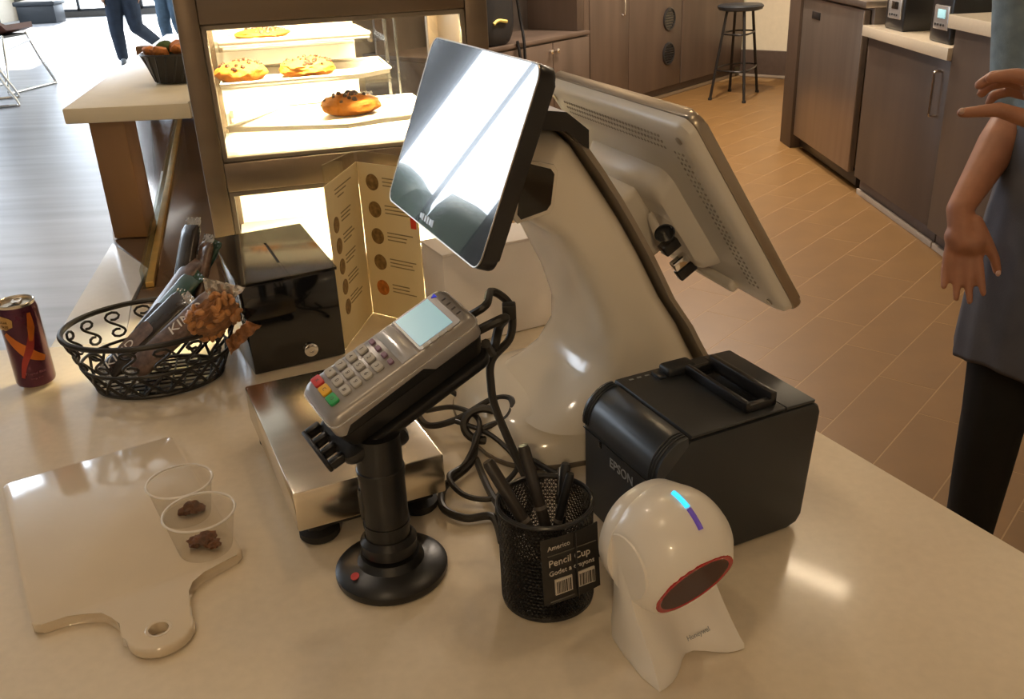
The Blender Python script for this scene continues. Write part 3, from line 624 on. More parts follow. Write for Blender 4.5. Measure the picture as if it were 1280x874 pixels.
# ---- customer display (black)
CDW = frame3((.375, -.927, 0), (.347, .1405, .927), (-.0465, .917, .407))
bm = B(); prism(bm, rrect(-.14, -.0915, .14, .0915, .014), -.016, 0, .003); cd = mesh('customer_display', bm, 'black_satin', pos, matrix=INV @ CDW); cd['label'] = 'black glossy customer display mirroring the bright windows'
bm = B(); prism(bm, rrect(-.1385, -.090, .1385, .090, .013), .0001, .0012); mesh('screen', bm, 'screen_glass', cd, smooth=False)
bm = B(); tube(bm, [V((x, y, .0008)) for x, y in rrect(-.1392, -.0907, .1392, .0907, .0135)], .0009, 5, closed=True); mesh('screen_edge', bm, 'silver_edge', cd)
bm = B(); prism(bm, rrect(-.10, -.065, .10, .065, .02), -.030, -.0165, .006); mesh('rear_cover', bm, 'black_plastic', cd)
def mark(bm):
    for i, (w, h) in enumerate(((.006, .005), (.004, .007), (.005, .006), (.005, .007), (.006, .006), (.004, .007))): box(bm, (-.030+i*.0072, -.082-h/2, .0012), (-.030+i*.0072+w, -.082+h/2, .0016))
part('maker_mark', 'silver_light', cd, mark, smooth=False)
def bracket(bm):
    path = [(-.030, .392), (-.055, .413), (-.085, .418), (-.115, .405), (-.135, .385)]
    loft(bm, [[V((.030, y, z+.008)), V((.105, y, z+.008)), V((.105, y, z-.012)), V((.030, y, z-.012))] for y, z in path])
part('display_bracket', 'black_satin', pos, bracket)
part('display_mount', 'black_satin', pos, box, (-.002, -.16, .322), (.052, -.085, .352), .006)

# ================================================================== RECEIPT PRINTER
prn = empty('receipt_printer', (.0737, .8866, 0), R(-65.8), 'dark grey receipt printer with a paper slot on its sloping lid', 'printer')
W_, D_, H_ = .145, .195, .148
def pside(x0, x1, prof, bev=0.):
    def fn(bm):
        secs_ = [[V((x, y, z)) for y, z in prof] for x in (x0, x1)]; loft(bm, secs_)
        if bev:
            es = [e for e in bm.edges if abs(e.verts[0].co.x-e.verts[1].co.x) < 1e-6]; bmesh.ops.bevel(bm, geom=es, offset=bev, segments=2, affect='EDGES', profile=.5)
    return fn
body_prof = [(0, .001), (D_-.018, .001), (D_-.010, .006), (D_-.006, .02), (D_, H_-.006), (D_-.006, H_), (.030, H_), (.0, H_-.034)]
part('body', 'printer_body', prn, pside(0, W_, [(0, .001), (D_-.03, .001), (D_-.018, .005), (D_-.012, .014), (D_, H_-.014), (D_-.003, H_-.006), (D_-.01, H_-.002), (.036, H_-.004), (.0, H_-.042)], .004))
arc = [(.034-.036*math.sin(R(a)) - .0005, H_-.040+.040*math.cos(R(a))) for a in range(0, 91, 10)]
band = [(.036, H_-.02)] + arc + [(.004, H_-.041)]
fb = part('front_band', 'printer_band', prn, pside(.001, W_-.001, band, .001))
for x in (.006, .010, .014, W_-.014, W_-.010, W_-.006):
    bm = B(); tube(bm, [V((x, y-.0006, z+.0006)) for y, z in arc], .0007, 5); mesh('rib', bm, 'grey_print' if False else 'printer_body', fb)
lid = part('lid', 'printer_body', prn, pside(.002, W_-.002, [(.0365, H_-.003), (.150, H_-.001), (.150, H_+.0015), (.038, H_+.0005)], .001))
rear = part('rear_cover', 'printer_band', prn, pside(.002, W_-.002, [(.1515, H_-.002), (D_-.008, H_-.002), (D_-.007, H_+.0005), (.1515, H_+.0015)], .001))
def slot(bm):
    box(bm, (.030, .108, H_+.001), (.134, .114, H_+.013), .002); box(bm, (.030, .138, H_+.001), (.134, .146, H_+.017), .002); box(bm, (.126, .108, H_+.001), (.134, .146, H_+.010), .002); box(bm, (.030, .108, H_+.001), (.036, .146, H_+.010), .002)
part('paper_slot', 'black_satin', lid, slot)
part('slot_gap', 'black_gloss', lid, box, (.037, .115, H_+.0012), (.125, .137, H_+.003))
def btn(bm): box(bm, (.008, .088, H_), (.030, .125, H_+.011), .004, 3)
part('lid_button', 'printer_body', lid, btn); part('feed_button', 'printer_band', lid, box, (.010, .078, H_+.0004), (.028, .087, H_+.004), .001)
for i in range(3): part('indicator', 'grey_print', lid, box, (.010, .050+i*.010, H_+.0004), (.0125, .055+i*.010, H_+.0012))
part('power_notch', 'black_gloss', prn, box, (.034, -.0012, .092), (.038, .002, .100), .0005)
text('logo', 'EPSON', .015, 'grey_print', prn, T(.078, -.0006, .085, rx=R(90)), ext=.0003)
part('seam', 'black_gloss', prn, box, (-.0003, -.0006, .100), (W_+.0003, .003, .1008))

# ================================================================== HAND SCANNER (orb)
scn = empty('barcode_scanner', (.128, .668, 0), math.atan2(.044, .078), 'white egg-shaped barcode scanner with a red window and blue light', 'scanner')
# local x = along front edge, -y = forward
def foot(bm):
    outline = []
    for i in range(13): outline.append((-.048+i*.008, -.047 + .016*math.exp(-((-.048+i*.008-.004)/.02)**2) - .004*math.cos(i/12*PI*2)))
    bottom = [V((x, y, .0008)) for x, y in outline] + [V((x, y, .0008)) for x, y in ((.050, -.03), (.047, .0), (.042, .025), (.030, .043), (.012, .050), (-.012, .050), (-.030, .043), (-.042, .025), (-.047, .0), (-.050, -.03))]
    secs_ = []
    for k, z, fy in ((1, 0, 0), (1.0, .005, 0), (.975, .010, .004), (.945, .022, .012), (.93, .036, .022), (.93, .050, .032), (.93, .070, .040), (.92, .085, .044), (.88, .098, .046)):
        row = []
        for p in bottom:
            t = max(0, min(1, (.02-p.y)/.065)); row.append(V((p.x*k, p.y*(1-.12*z/.09) + fy*t + .004*z/.09, .0008+z)))
        secs_.append(row)
    loft(bm, secs_)
part('stand', 'white_plastic', scn, foot, angle=70)
def head(bm):
    g = bmesh.ops.create_icosphere(bm, subdivisions=5, radius=1.0)
    for v in g['verts']:
        d = v.co.normalized(); x = d.x*.0555; x = max(-.047, min(.047, x)); v.co = V((x, d.y*.055, d.z*.058))
        fwd = V((0, -.905, -.425)); k = v.co.dot(fwd)
        if k > .0385: v.co -= fwd*(k-.0385)
        b_ = V((0, 1, 0)).dot(v.co)
        if b_ > .042: v.co.y = .042
hd = part('head', 'white_plastic', scn, head, matrix=T(.004, .004, .094), angle=50)
fm = Matrix.Identity(4); z_ = V((0, -.905, -.425)).normalized(); x_ = V((1, 0, 0)); y_ = z_.cross(x_); fm = Matrix((x_, y_, z_)).transposed().to_4x4()
def wring(bm): lathe(bm, [(.0395, .0378), (.0392, .0392), (.0362, .0396), (.0345, .0388)], 40, m=fm, cap0=False, cap1=False)
part('window_rim', 'red_ring', hd, wring)
part('window', 'red_window', hd, lathe, [(.0350, .0383), (.0350, .0389)], 40, m=fm)
def led(bm, a0, a1):
    P = [V((.001, -math.sin(R(a))*.0552, math.cos(R(a))*.0582)) for a in range(a0, a1+1, 4)]; tube(bm, P, .0024, 8)
part('blue_light', 'led_blue', hd, led, 2, 22); part('violet_light', 'led_violet', hd, led, 24, 44)
for sx in (-1, 1):
    m_ = T(sx*.0472, 0, 0, ry=R(90)*sx); bm = B(); lathe(bm, [(.030, -.001), (.029, .0012), (.0, .0018)], 32, m=m_); mesh('side_cap', bm, 'white_plastic', hd)
def back_shell(bm): 
    m_ = T(0, .018, 0, rx=R(-90)); lathe(bm, [(.0535, .0), (.0535, .003), (.050, .018), (.040, .028), (.0, .031)], 40, m=m_)
part('rear_cap', 'white_plastic', hd, back_shell)
text('logo', 'Honeywell', .0062, 'grey_print', scn, T(.012, -.0305, .020, rx=R(52)), ext=.0002)

# ================================================================== CARD READER ON POLE
rd = empty('card_reader', (-.133, .783, 0), 0, 'silver and black card reader with a lit screen on a round black pole stand', 'card reader')
part('base_disc', 'black_plastic', rd, lathe, [(.0555, .0005), (.057, .004), (.057, .009), (.052, .013), (.040, .016), (.034, .018), (.030, .026), (.0, .026)], 48)
pole = part('pole', 'black_plastic', rd, lathe, [(.0225, .0262), (.0225, .060), (.0235, .060), (.0235, .064), (.0225, .064), (.0225, .118), (.0237, .118), (.0237, .125), (.0225, .126), (.0225, .162), (.0, .163)], 32)
part('collar', 'black_satin', rd, lathe, [(.0232, .028), (.028, .030), (.0285, .042), (.0235, .048)], 32, cap0=False, cap1=False)
part('cable_slot', 'black_gloss', rd, box, (-.0236, -.010, .070), (-.018, .006, .105), .002)
part('sticker', 'key_red', rd, lathe, [(.006, .0), (.006, .0006)], 16, (-.033, -.028, .0166), sx=.7)
RM = frame3((.5422, -.8133, -.2109), (.8047, .4305, .4088), (-.11, .785, .236)); RI = Matrix.Translation((.133, -.783, 0)) @ RM
def hold(bm):
    prism(bm, rrect(-.049, -.090, .018, .084, .012, 4), -.066, -.0528, .004)
    box(bm, (-.024, -.080, -.086), (.019, -.024, -.062), .008)
    for x in (-.047, -.030, -.013, .004): box(bm, (x, -.102, -.060), (x+.007, -.086, -.049), .002)
    box(bm, (-.047, -.106, -.060), (.011, -.101, -.049), .002)
part('cradle', 'black_plastic', rd, hold, matrix=RI)
def rpart(name, mat, fn, *a, **k): return part(name, mat, rd, fn, *a, matrix=RI, **k)
X0, X1, Y0, Y1 = -.049, .018, -.082, .086
def rbody(i, y0, y1, x0=X0, x1=X1, r=.010): return rrect(x0+i, y0+i, x1-i, y1-i, r, 5)
def top_shell(bm):
    def S(i, z, tap): return [V((x*(1.0 - tap*max(0, -(y)/.08)*.0), y, z)) for x, y in rbody(i, Y0, Y1)]
    loft(bm, [S(0, -.024, 0), S(0, -.008, 0), S(.003, -.002, 0), S(.007, .0, 0)])
rpart('top_shell', 'silver_plastic', top_shell)
def low_shell(bm):
    def S(i, z): return [V((x, y, z)) for x, y in rbody(i, Y0+.002, Y1-.002)]
    loft(bm, [S(.010, -.0525), S(.004, -.048), S(-.001, -.0245), S(.001, -.024)])
rpart('lower_shell', 'black_plastic', low_shell)
def side_arch(bm):
    pts = [(-.074, -.024), (-.066, -.016), (.018, -.014), (.028, -.024)]
    for x in (X0-.0006, X1+.0006): prism(bm, [(0, 0), (1, 0), (0, 1)], 0, 0) if False else None
    loft(bm, [[V((X1-.004, y, z)) for y, z in pts], [V((X1+.0006, y, z)) for y, z in pts]])
    loft(bm, [[V((X0-.0006, y, z)) for y, z in pts], [V((X0+.004, y, z)) for y, z in pts]])
rpart('side_panel', 'black_plastic', side_arch)
rpart('seam_strip', 'silver_light', lambda bm: tube(bm, [V((x, y, -.009)) for x, y in rbody(-.0002, Y0, Y1)], .0011, 5, closed=True))
def bowl(bm):
    secs_ = []
    for j in range(9):
        x = -.042 + j*.0066; secs_.append([V((x, y, .0004+max(0, .0022*math.sin(PI*(y+.001-.004)/.018))*math.sin(PI*(j+.5)/9))) for y in [.004+.018*k/10 for k in range(11)]])
    loft(bm, secs_, False, False, closed=False)
rpart('thumb_rest', 'silver_light', bowl, angle=80)
rpart('screen_surround', 'silver_plastic', lambda bm: prism(bm, rrect(-.0425, .0245, .0115, .072, .003, 3), .0002, .0012))
rpart('lcd_screen', 'lcd', lambda bm: prism(bm, [(-.040, .027), (.0065, .027), (.0065, .0655), (-.040, .0655)], .0012, .0017), smooth=False)
rpart('brand_mark', 'blue_mark', lambda bm: prism(bm, [(-.0405, .0735), (-.0345, .0735), (-.0375, .0685)], .0013, .0019), smooth=False)
for i in range(4): rpart('print_tick', 'key_print', box, (-.028+i*.009, .074, .0002), (-.0265+i*.009, .0785, .0008), smooth=False)
for i in range(4): rpart('screen_key', 'key_grey', lambda bm, i=i: prism(bm, rrect(.0085, .029+i*.009, .0125, .035+i*.009, .001, 2), .001, .0024))
digits = ['1', '2', '3', '4', '5', '6', '7', '8', '9', '*', '0', '#']
xs, ys = (-.0360, -.0203, -.0046), (-.0145, -.0267, -.0389, -.0511)
kb = B(); prism(kb, rrect(-.0058, -.0047, .0058, .0047, .0022, 3), 0, .0032, .001, 2); kme = None
for k, dch in enumerate(digits):
    if kme is None: o = mesh('key', kb, 'key_grey', rd); kme = o.data
    else: o = bpy.data.objects.new('key', kme); COL.objects.link(o); o.parent = rd
    o.matrix_local = RI @ T(xs[k % 3], ys[k//3], 0); text('digit', dch, .0062, 'key_print', o, T(0, -.0002, .0033), ext=.0001)
for x, mt, sy in zip(xs, ('key_red', 'key_yellow', 'key_green'), 'XCO'):
    o = rpart('colour_key', mt, lambda bm: prism(bm, rrect(-.0066, -.0050, .0066, .0050, .002, 3), 0, .0034, .001, 2)); o.matrix_local = RI @ T(x, -.0652, 0)
    text('key_symbol', sy, .005, 'key_print', o, T(0, 0, .0035), ext=.0001)
for i in range(4):
    o = rpart('function_key', 'key_purple', lambda bm: prism(bm, rrect(-.0034, -.0026, .0034, .0026, .0012, 2), 0, .0026, .0006, 1)); o.matrix_local = RI @ T(-.0365+i*.0121, -.0025, 0)

# ================================================================== SCALE
u_ = V((.153, .066)).normalized(); su = math.atan2(u_.y, u_.x)
sca = empty('counter_scale', (-.2325, .819, 0), su, 'flat stainless steel counter scale on black rubber feet', 'scale')
SW, SD, SH = .166, .282, .075
bm = B(); box(bm, (0, 0, .027), (SW, SD, SH), .0025, 2); mesh('platter', bm, 'steel', sca)
bm = B(); box(bm, (.012, .012, .016), (SW-.012, SD-.012, .027), .002); mesh('underframe', bm, 'black_plastic', sca)
for x, y in ((.026, .026), (SW-.026, .026), (.026, SD-.026), (SW-.026, SD-.026)):
    bm = B(); lathe(bm, [(.020, .0005), (.022, .003), (.022, .010), (.012, .013), (.010, .018)], 24, (x, y, 0)); mesh('foot', bm, 'rubber', sca)

# ================================================================== TIP BOX
bxa = math.atan2(.062, .126); tb = empty('tip_box', (-.385, 1.266, 0), bxa, 'black acrylic tip box with a slotted glossy lid and a small lock', 'box')
BW, BD = .141, .185
def tbody(bm):
    loft(bm, [[V((0, 0, .001)), V((BW, 0, .001)), V((BW, BD, .001)), V((0, BD, .001))], [V((0, 0, .140)), V((BW, 0, .140)), V((BW, BD, .160)), V((0, BD, .160))]]); bmesh.ops.bevel(bm, geom=bm.edges[:], offset=.002, segments=2, affect='EDGES', profile=.5)
part('box_body', 'black_gloss', tb, tbody)
lm = T(0, 0, .1408, rx=math.atan2(.020, BD)); Lh = math.hypot(.02, BD)
def lidf(bm):
    sx = BW/2; 
    for lo, hi in (((-.002, -.002, 0), (sx-.002, Lh+.002, .004)), ((sx+.002, -.002, 0), (BW+.002, Lh+.002, .004)), ((sx-.003, -.002, 0), (sx+.003, Lh*.28, .004)), ((sx-.003, Lh*.72, 0), (sx+.003, Lh+.002, .004))): box(bm, lo, hi)
part('lid', 'black_gloss', tb, lidf, matrix=lm, smooth=False)
def lidedge(bm): tube(bm, [V(p) for p in ((-.002, -.002, .004), (BW+.002, -.002, .004), (BW+.002, Lh+.002, .004), (-.002, Lh+.002, .004))], .0013, 6, closed=True)
part('lid_edge', 'acrylic', tb, lidedge, matrix=lm)
part('coin_slot', 'black_plastic', tb, box, (BW/2-.002, Lh*.28, -.0002), (BW/2+.002, Lh*.72, .001), matrix=lm)
part('lock', 'chrome', tb, lathe, [(.0105, 0), (.0105, .003), (.008, .0045), (.0045, .0045), (.004, .002), (.0, .002)], 24, m=T(.088, -.0002, .022, rx=R(90)))

# ================================================================== MENU CARD
menu = empty('menu_card', (-.236, 1.50, 0), 0, 'folded cream menu card with round food pictures standing open', 'menu')
def panel(name, a, b, h):
    a, b = V((*a, 0))-V((-.236, 1.50, 0)), V((*b, 0))-V((-.236, 1.50, 0)); d = b-a; L = d.length; ang = math.atan2(d.y, d.x)
    m = Matrix.Rotation(ang, 4, 'Z'); m.translation = a
    bm = B(); box(bm, (0, 0, .001), (L, .0012, h)); p = mesh(name, bm, 'menu_card', menu, smooth=False, matrix=m)
    return p, L
pl, L1 = panel('left_panel', (-.262, 1.345), (-.236, 1.498), .262); pr, L2 = panel('right_panel', (-.2355, 1.498), (-.138, 1.428), .262)
def disc(par, x, z, r, mt): part('food_picture', mt, par, lathe, [(r, 0), (r, .0005)], 20, m=T(x, -.0001, z, rx=R(90)))
def lines(par, x0, x1, z, n, dz=.006):
    def fn(bm):
        for i in range(n): box(bm, (x0, -.0006, z-i*dz), (x0+(x1-x0)*random.uniform(.6, 1), .0, z-i*dz+.0018))
    part('print_lines', 'menu_ink', par, fn, smooth=False)
for i in range(5): disc(pl, .030+.002*i, .195-.034*i, .0125, 'menu_photo'); lines(pl, .055, .115, .205-.034*i, 3)
lines(pl, .04, .12, .245, 2); lines(pl, .05, .09, .232, 1)
for i in range(5): disc(pr, .030, .232-.045*i, .0135, 'menu_photo_orange' if i == 4 else 'menu_photo'); lines(pr, .052, .11, .24-.045*i, 3)
part('red_block', 'menu_red', pr, box, (.104, -.0006, .165), (.115, 0, .190), smooth=False)
ah = empty('acrylic_sign_holder', (-.236, 1.52, 0), 0, 'clear acrylic sheet standing behind the cream menu card', 'sign holder')
bm = B(); box(bm, (-.0015, 0, .001), (.10, .003, .275)); mesh('sheet', bm, 'acrylic', ah, smooth=False, matrix=Matrix.Rotation(R(-36), 4, 'Z'))
bm = B(); box(bm, (-.10, -.0, .001), (.0, .003, .275)); mesh('sheet', bm, 'acrylic', ah, smooth=False, matrix=T(-.006, 0, 0, rz=R(70)))
# ================================================================== WHITE BOX
wb = empty('white_carton', (.075, 1.415, 0), R(26), 'plain white carton behind the black customer display', 'carton')
bm = B(); box(bm, (-.192, 0, .001), (0, .085, .150), .002); mesh('carton_body', bm, 'paperboard_white', wb)
bm = B(); box(bm, (-.1925, -.0005, .150), (.0005, .0855, .154), .001); mesh('lid_flap', bm, 'paperboard_white', wb)
bm = B(); prism(bm, rrect(-.004, .018, .0012, .045, .002, 3), -.0008, .0008, m=T(0, 0, 0)); mesh('handle_hole', bm, 'black_plastic', wb, matrix=T(-.002, -.0003, 0, rx=R(90)))
# ================================================================== PENCIL CUP
pc = empty('pencil_cup', (.024, .737, 0), 0, 'black wire-mesh pencil cup with a cardboard price tag', 'pencil cup')
pr_, ph = .0445, .109
part('cup_bottom', 'black_satin', pc, lathe, [(pr_-.001, .0006), (pr_, .001), (pr_, .007), (pr_-.002, .007)], 40)
def meshwall(bm):
    n, rows = 64, 26
    g = [[bm.verts.new((pr_*.99*math.cos(2*PI*(i+.5*(j % 2))/n), pr_*.99*math.sin(2*PI*(i+.5*(j % 2))/n), .005+j*(ph-.010)/(rows-1))) for i in range(n)] for j in range(rows)]
    for j in range(rows-1):
        for i in range(n):
            a, b = g[j], g[j+1]
            if j % 2 == 0: bm.faces.new((a[i], a[(i+1) % n], b[i])); bm.faces.new((a[(i+1) % n], b[(i+1) % n], b[i]))
            else: bm.faces.new((a[i], b[(i+1) % n], b[i])); bm.faces.new((a[i], a[(i+1) % n], b[(i+1) % n]))
bm = B(); meshwall(bm); me = evaluated(bm, 'mesh_wall', [('WIREFRAME', dict(thickness=.0019, use_even_offset=False))])
mw = from_me('mesh_wall', me, 'wire_black', pc, smooth=False); mw['kind'] = 'stuff'
bm = B(); tube(bm, [V((pr_*math.cos(2*PI*i/48), pr_*math.sin(2*PI*i/48), ph-.002)) for i in range(48)], .0022, 8, closed=True); mesh('cup_rim', bm, 'black_satin', pc)
def tagc(bm): 
    secs_ = []
    for i in range(9):
        x = -.026+i*.0065; y = -(x*x)*4.0; secs_.append([V((x, y*-1, -.030)), V((x, -y, .030)), V((x, -y+.0009, .030)), V((x, -y+.0009, -.030))])
    loft(bm, secs_)
ta = R(-64); tm = T(pr_*1.0*math.cos(ta)+.0055*math.cos(ta), pr_*math.sin(ta)+.0055*math.sin(ta), .066, rx=R(-4), rz=ta+PI/2)
tg_ = part('price_tag', 'tag_black', pc, tagc, matrix=tm @ Matrix.Scale(1.14, 4))
def ttx(s, size, z, x=0, mt='tag_text', ax='LEFT'): text('tag_print', s, size, mt, tg_, T(x, -.0008 + 4.0*x*x*.0, z, rx=R(90)), ext=.0002, ax=ax)
for s, sz, z in (('Americo', .0058, .0225), ('Pencil Cup', .0088, .0085), ('Godet a crayons', .0062, -.0005)): ttx(s, sz, z, -.022)
part('tag_line', 'tag_line', tg_, box, (-.022, -.0008, .0155), (.022, -.0002, .0160), smooth=False)
part('tag_line', 'tag_line', tg_, box, (-.022, -.0008, -.0270), (.0, -.0002, -.0262), smooth=False)
for x0 in (-.017, .004):
    p_ = part('barcode_panel', 'tag_text', tg_, box, (x0, -.0009, -.0215), (x0+.0155, .0006, -.0075), smooth=False)
    def bars(bm, x0=x0):
        rnd = random.Random(int(x0*1e4)); x = x0+.0012
        while x < x0+.0142: w = rnd.choice((.0004, .0007, .0011)); box(bm, (x, -.0013, -.0205), (x+w, -.0008, -.0095)); x += w+rnd.choice((.0006, .001))
    part('barcode_bars', 'tag_black', p_, bars, smooth=False)
bm = B(); tube(bm, [V((.003, -.0012, -.0295)), V((.003, -.0012, .0295))], .0009, 6); mesh('tie', bm, 'black_plastic', tg_)
def pen(p0, p1, r, label, mat, ferrule, clip):
    p0, p1 = V(p0), V(p1); d = p1-p0; L = d.length; q = d.to_track_quat('Z', 'Y').to_matrix().to_4x4(); q.translation = p0
    e = empty('pen', label=label, cat='pen', matrix=q)
    part('tip', 'pen_grey', e, lathe, [(.0008, 0), (r*.6, .012), (r, .024)], 12)
    part('barrel', mat, e, lathe, [(r, .0242), (r, L-.004), (r*.8, L)], 12)
    part('band', 'pen_grey' if not ferrule else 'chrome', e, lathe, [(r*1.06, L*.55), (r*1.06, L*.55+.004)], 12, cap0=False, cap1=False)
    if clip:
        bm = B(); box(bm, (r*.9, -.002, L-.045), (r*1.5, .002, L-.006), .0006); mesh('clip', bm, 'chrome' if ferrule else 'pen_dark', e)
c0 = V((.024, .737, 0))
pen(c0+V((.020, -.016, .009)), c0+V((-.052, .018, .142)), .0062, 'thick dark brown marker leaning out of the pencil cup towards the scale', 'pen_dark', False, False)
pen(c0+V((.014, .004, .009)), c0+V((-.018, .030, .150)), .0060, 'dark capped pen leaning against the rear rim of the pencil cup', 'pen_dark', False, False)
pen(c0+V((.010, .016, .009)), c0+V((.022, .030, .128)), .0048, 'slim black pen with a metal clip in the pencil cup', 'black_satin', True, True)
pen(c0+V((-.004, .010, .009)), c0+V((.026, .022, .122)), .0042, 'thin black ballpoint standing beside the clip pen', 'black_plastic', False, True)
# ================================================================== SERVING BOARD AND SAMPLE CUPS
ba = R(30.6)
def board_outline():
    W, L = .203, .306; pts = []
    def arc(cx, cy, r, a0, a1, n=6): 
        for i in range(n+1): t = R(a0+(a1-a0)*i/n); pts.append((cx+r*math.cos(t), cy+r*math.sin(t)))
    arc(W-.012, L-.012, .012, 0, 90); arc(.012, L-.012, .012, 90, 180); arc(.008, .008, .008, 180, 265)
    pts.extend([(.03, -.001), (.048, -.005), (.062, -.013), (.069, -.026), (.071, -.042)])
    arc(.102, -.070, .031, 165, 375, 14)
    pts.extend([(.132, -.046), (.135, -.030), (.143, -.016), (.158, -.006), (.176, -.001)])
    arc(W-.008, .008, .008, 275, 360); return pts
bm = B(); lathe(bm, [(.0092, -.02), (.0092, .03)], 28, (.1005, -.0705, 0)); cm_ = bpy.data.meshes.new('cutter'); bmesh.ops.recalc_face_normals(bm, faces=bm.faces[:]); bm.to_mesh(cm_); bm.free(); cut = bpy.data.objects.new('cutter', cm_); COL.objects.link(cut)
bm = B(); prism(bm, board_outline(), .0008, .012, .0035, 3); bmesh.ops.recalc_face_normals(bm, faces=bm.faces[:])
me = evaluated(bm, 'serving_board', [('BOOLEAN', dict(operation='DIFFERENCE', object=cut, solver='EXACT'))]); bpy.data.objects.remove(cut); me.shade_smooth(); me.set_sharp_from_angle(angle=R(38))
bd = from_me('serving_board', me, 'ceramic', smooth=False); bd.location = (-.4655, .7066, 0); bd.rotation_euler = (0, 0, ba); tag(bd, 'white glazed serving board with a curved handle and hanging hole', 'board')
def hole(bm): lathe(bm, [(.0092, .0110), (.0100, .0122), (.0118, .0124), (.0125, .0119)], 28, (.1005, -.0705, 0), cap0=False, cap1=False)
part('hole_rim', 'ceramic', bd, hole)
def cup(x, y, r, h, label, seed, lab2, bits):
    e = empty('sample_cup', (x, y, .0122), 0, label, 'cup')
    part('cup_wall', 'clear_plastic', e, lathe, [(.0, .0012), (r*.72, .001), (r*.74, .0), (r*.76, .002), (r*.97, h-.003)], 40, cap0=False, cap1=False)
    bm = B(); tube(bm, [V((r*math.cos(2*PI*i/40), r*math.sin(2*PI*i/40), h-.001)) for i in range(40)], .0013, 6, closed=True); mesh('cup_rim', bm, 'clear_rim', e)
    rnd = random.Random(seed)
    bm = B()
    for dx, dy, dz, s in bits:
        g = bmesh.ops.create_icosphere(bm, subdivisions=3, radius=1)
        for v in g['verts']:
            d = v.co.normalized(); k = 1+.5*mnoise.noise(d*2.1+V((dx*900, seed, 0))); v.co = V((dx, dy, dz+s*.6)) + V((d.x*s*k, d.y*s*k, max(d.z*s*.7*k, -s*.58)))
    o = mesh('cake_piece', bm, 'brownie', None); o.location = (x, y, .0140); tag(o, lab2, 'cake')
m_ = M('clear_rim', (.80, .76, .70), .2, var=.02)
cup(-.333, .822, .0365, .046, 'clear plastic sample cup standing nearer the board handle', 3, 'dark brown cake morsel in the sample cup nearer the board handle', ((0, .004, 0, .0105), (.010, -.003, 0, .007), (-.010, .002, 0, .008)))
cup(-.372, .884, .0350, .046, 'clear plastic sample cup standing nearer the snack basket', 4, 'crumbly brown cake morsel in the sample cup nearer the snack basket', ((.006, .004, 0, .009), (.014, .006, 0, .006), (-.002, .000, 0, .006)))

# ================================================================== ENERGY DRINK CAN
can = empty('drink_can', (-.7155, 1.276, 0), R(14), 'slim purple drink can with an orange cross and silver top', 'can')
cr_ = .0275; chh = .134
part('can_body', 'can_purple', can, lathe, [(.021, .0040), (.0262, .0060), (cr_, .010), (cr_, chh-.012), (.0255, chh-.005)], 48, cap0=False, cap1=False)
part('can_bottom', 'aluminium', can, lathe, [(.0, .006), (.018, .0008), (.0205, .0006), (.0225, .004)], 40, cap0=False, cap1=False)
part('can_top', 'aluminium', can, lathe, [(.0255, chh-.005), (.0262, chh-.001), (.0250, chh), (.0236, chh-.001), (.0230, chh-.005), (.0, chh-.0055)], 48, cap0=False, cap1=False)
def ptab(bm):
    o = rrect(-.0065, -.002, .0065, .019, .006, 5); i_ = rrect(-.004, .007, .004, .0165, .0035, 5)
    loft(bm, [[V((x, y, chh-.004)) for x, y in o], [V((x, y, chh-.0025)) for x, y in o], [V((x, y, chh-.0025)) for x, y in i_], [V((x, y, chh-.004)) for x, y in i_], [V((x, y, chh-.004)) for x, y in o]], False, False)
part('pull_tab', 'aluminium', can, ptab); part('mouth', 'rubber', can, lathe, [(.0085, chh-.0052), (.0085, chh-.0049)], 20, (0, -.011, 0))
def wrap(bm, pts, w, r):
    secs_ = []
    P = spline([V((a, z, 0)) for a, z in pts], 8)
    for i, p in enumerate(P):
        d = (P[min(i+1, len(P)-1)]-P[max(i-1, 0)]); d.normalize(); nn = V((-d.y, d.x, 0))
        k = w*(1-.55*abs(2*i/(len(P)-1)-1))
        row = []
        for s in (-1, -.33, .33, 1):
            q = p+nn*k*s; a = R(-90)+q.x/r; row.append(V((r*math.cos(a), r*math.sin(a), q.y)))
        secs_.append(row)
    loft(bm, secs_, False, False, closed=False)
rr_ = cr_+.0003
part('orange_stroke', 'can_orange', can, wrap, [(-.020, .092), (-.004, .072), (.012, .056), (.028, .046)], .0085, rr_, angle=80); part('red_stroke', 'can_red', can, wrap, [(.020, .118), (.017, .090), (.010, .068), (-.002, .045), (-.010, .022)], .0056, rr_+.0002, angle=80)
part('gold_stroke', 'can_orange', can, wrap, [(.021, .120), (.019, .098), (.014, .078)], .0055, rr_+.0004, angle=80)
part('gold_label', 'can_gold', can, wrap, [(-.034, .100), (-.024, .107), (-.012, .109), (-.004, .108)], .011, rr_+.0005, angle=80)
def curved_text(s, size, mat, z, a_off, r):
    o = text('can_print', s, size, mat, can, Matrix.Identity(4), ext=.00005)
    for v in o.data.vertices: a = R(-90)+(v.co.x+a_off)/r; v.co = V((r*math.cos(a), r*math.sin(a), z+v.co.y))
curved_text('SUGAR', .0052, 'can_purple', .110, -.019, rr_+.0010); curved_text('FREE', .0066, 'can_purple', .103, -.017, rr_+.0010)
curved_text('Tropical Blast', .0052, 'can_pink', .028, .009, rr_+.0003); curved_text('energy drink', .0034, 'can_pink', .020, .009, rr_+.0003)

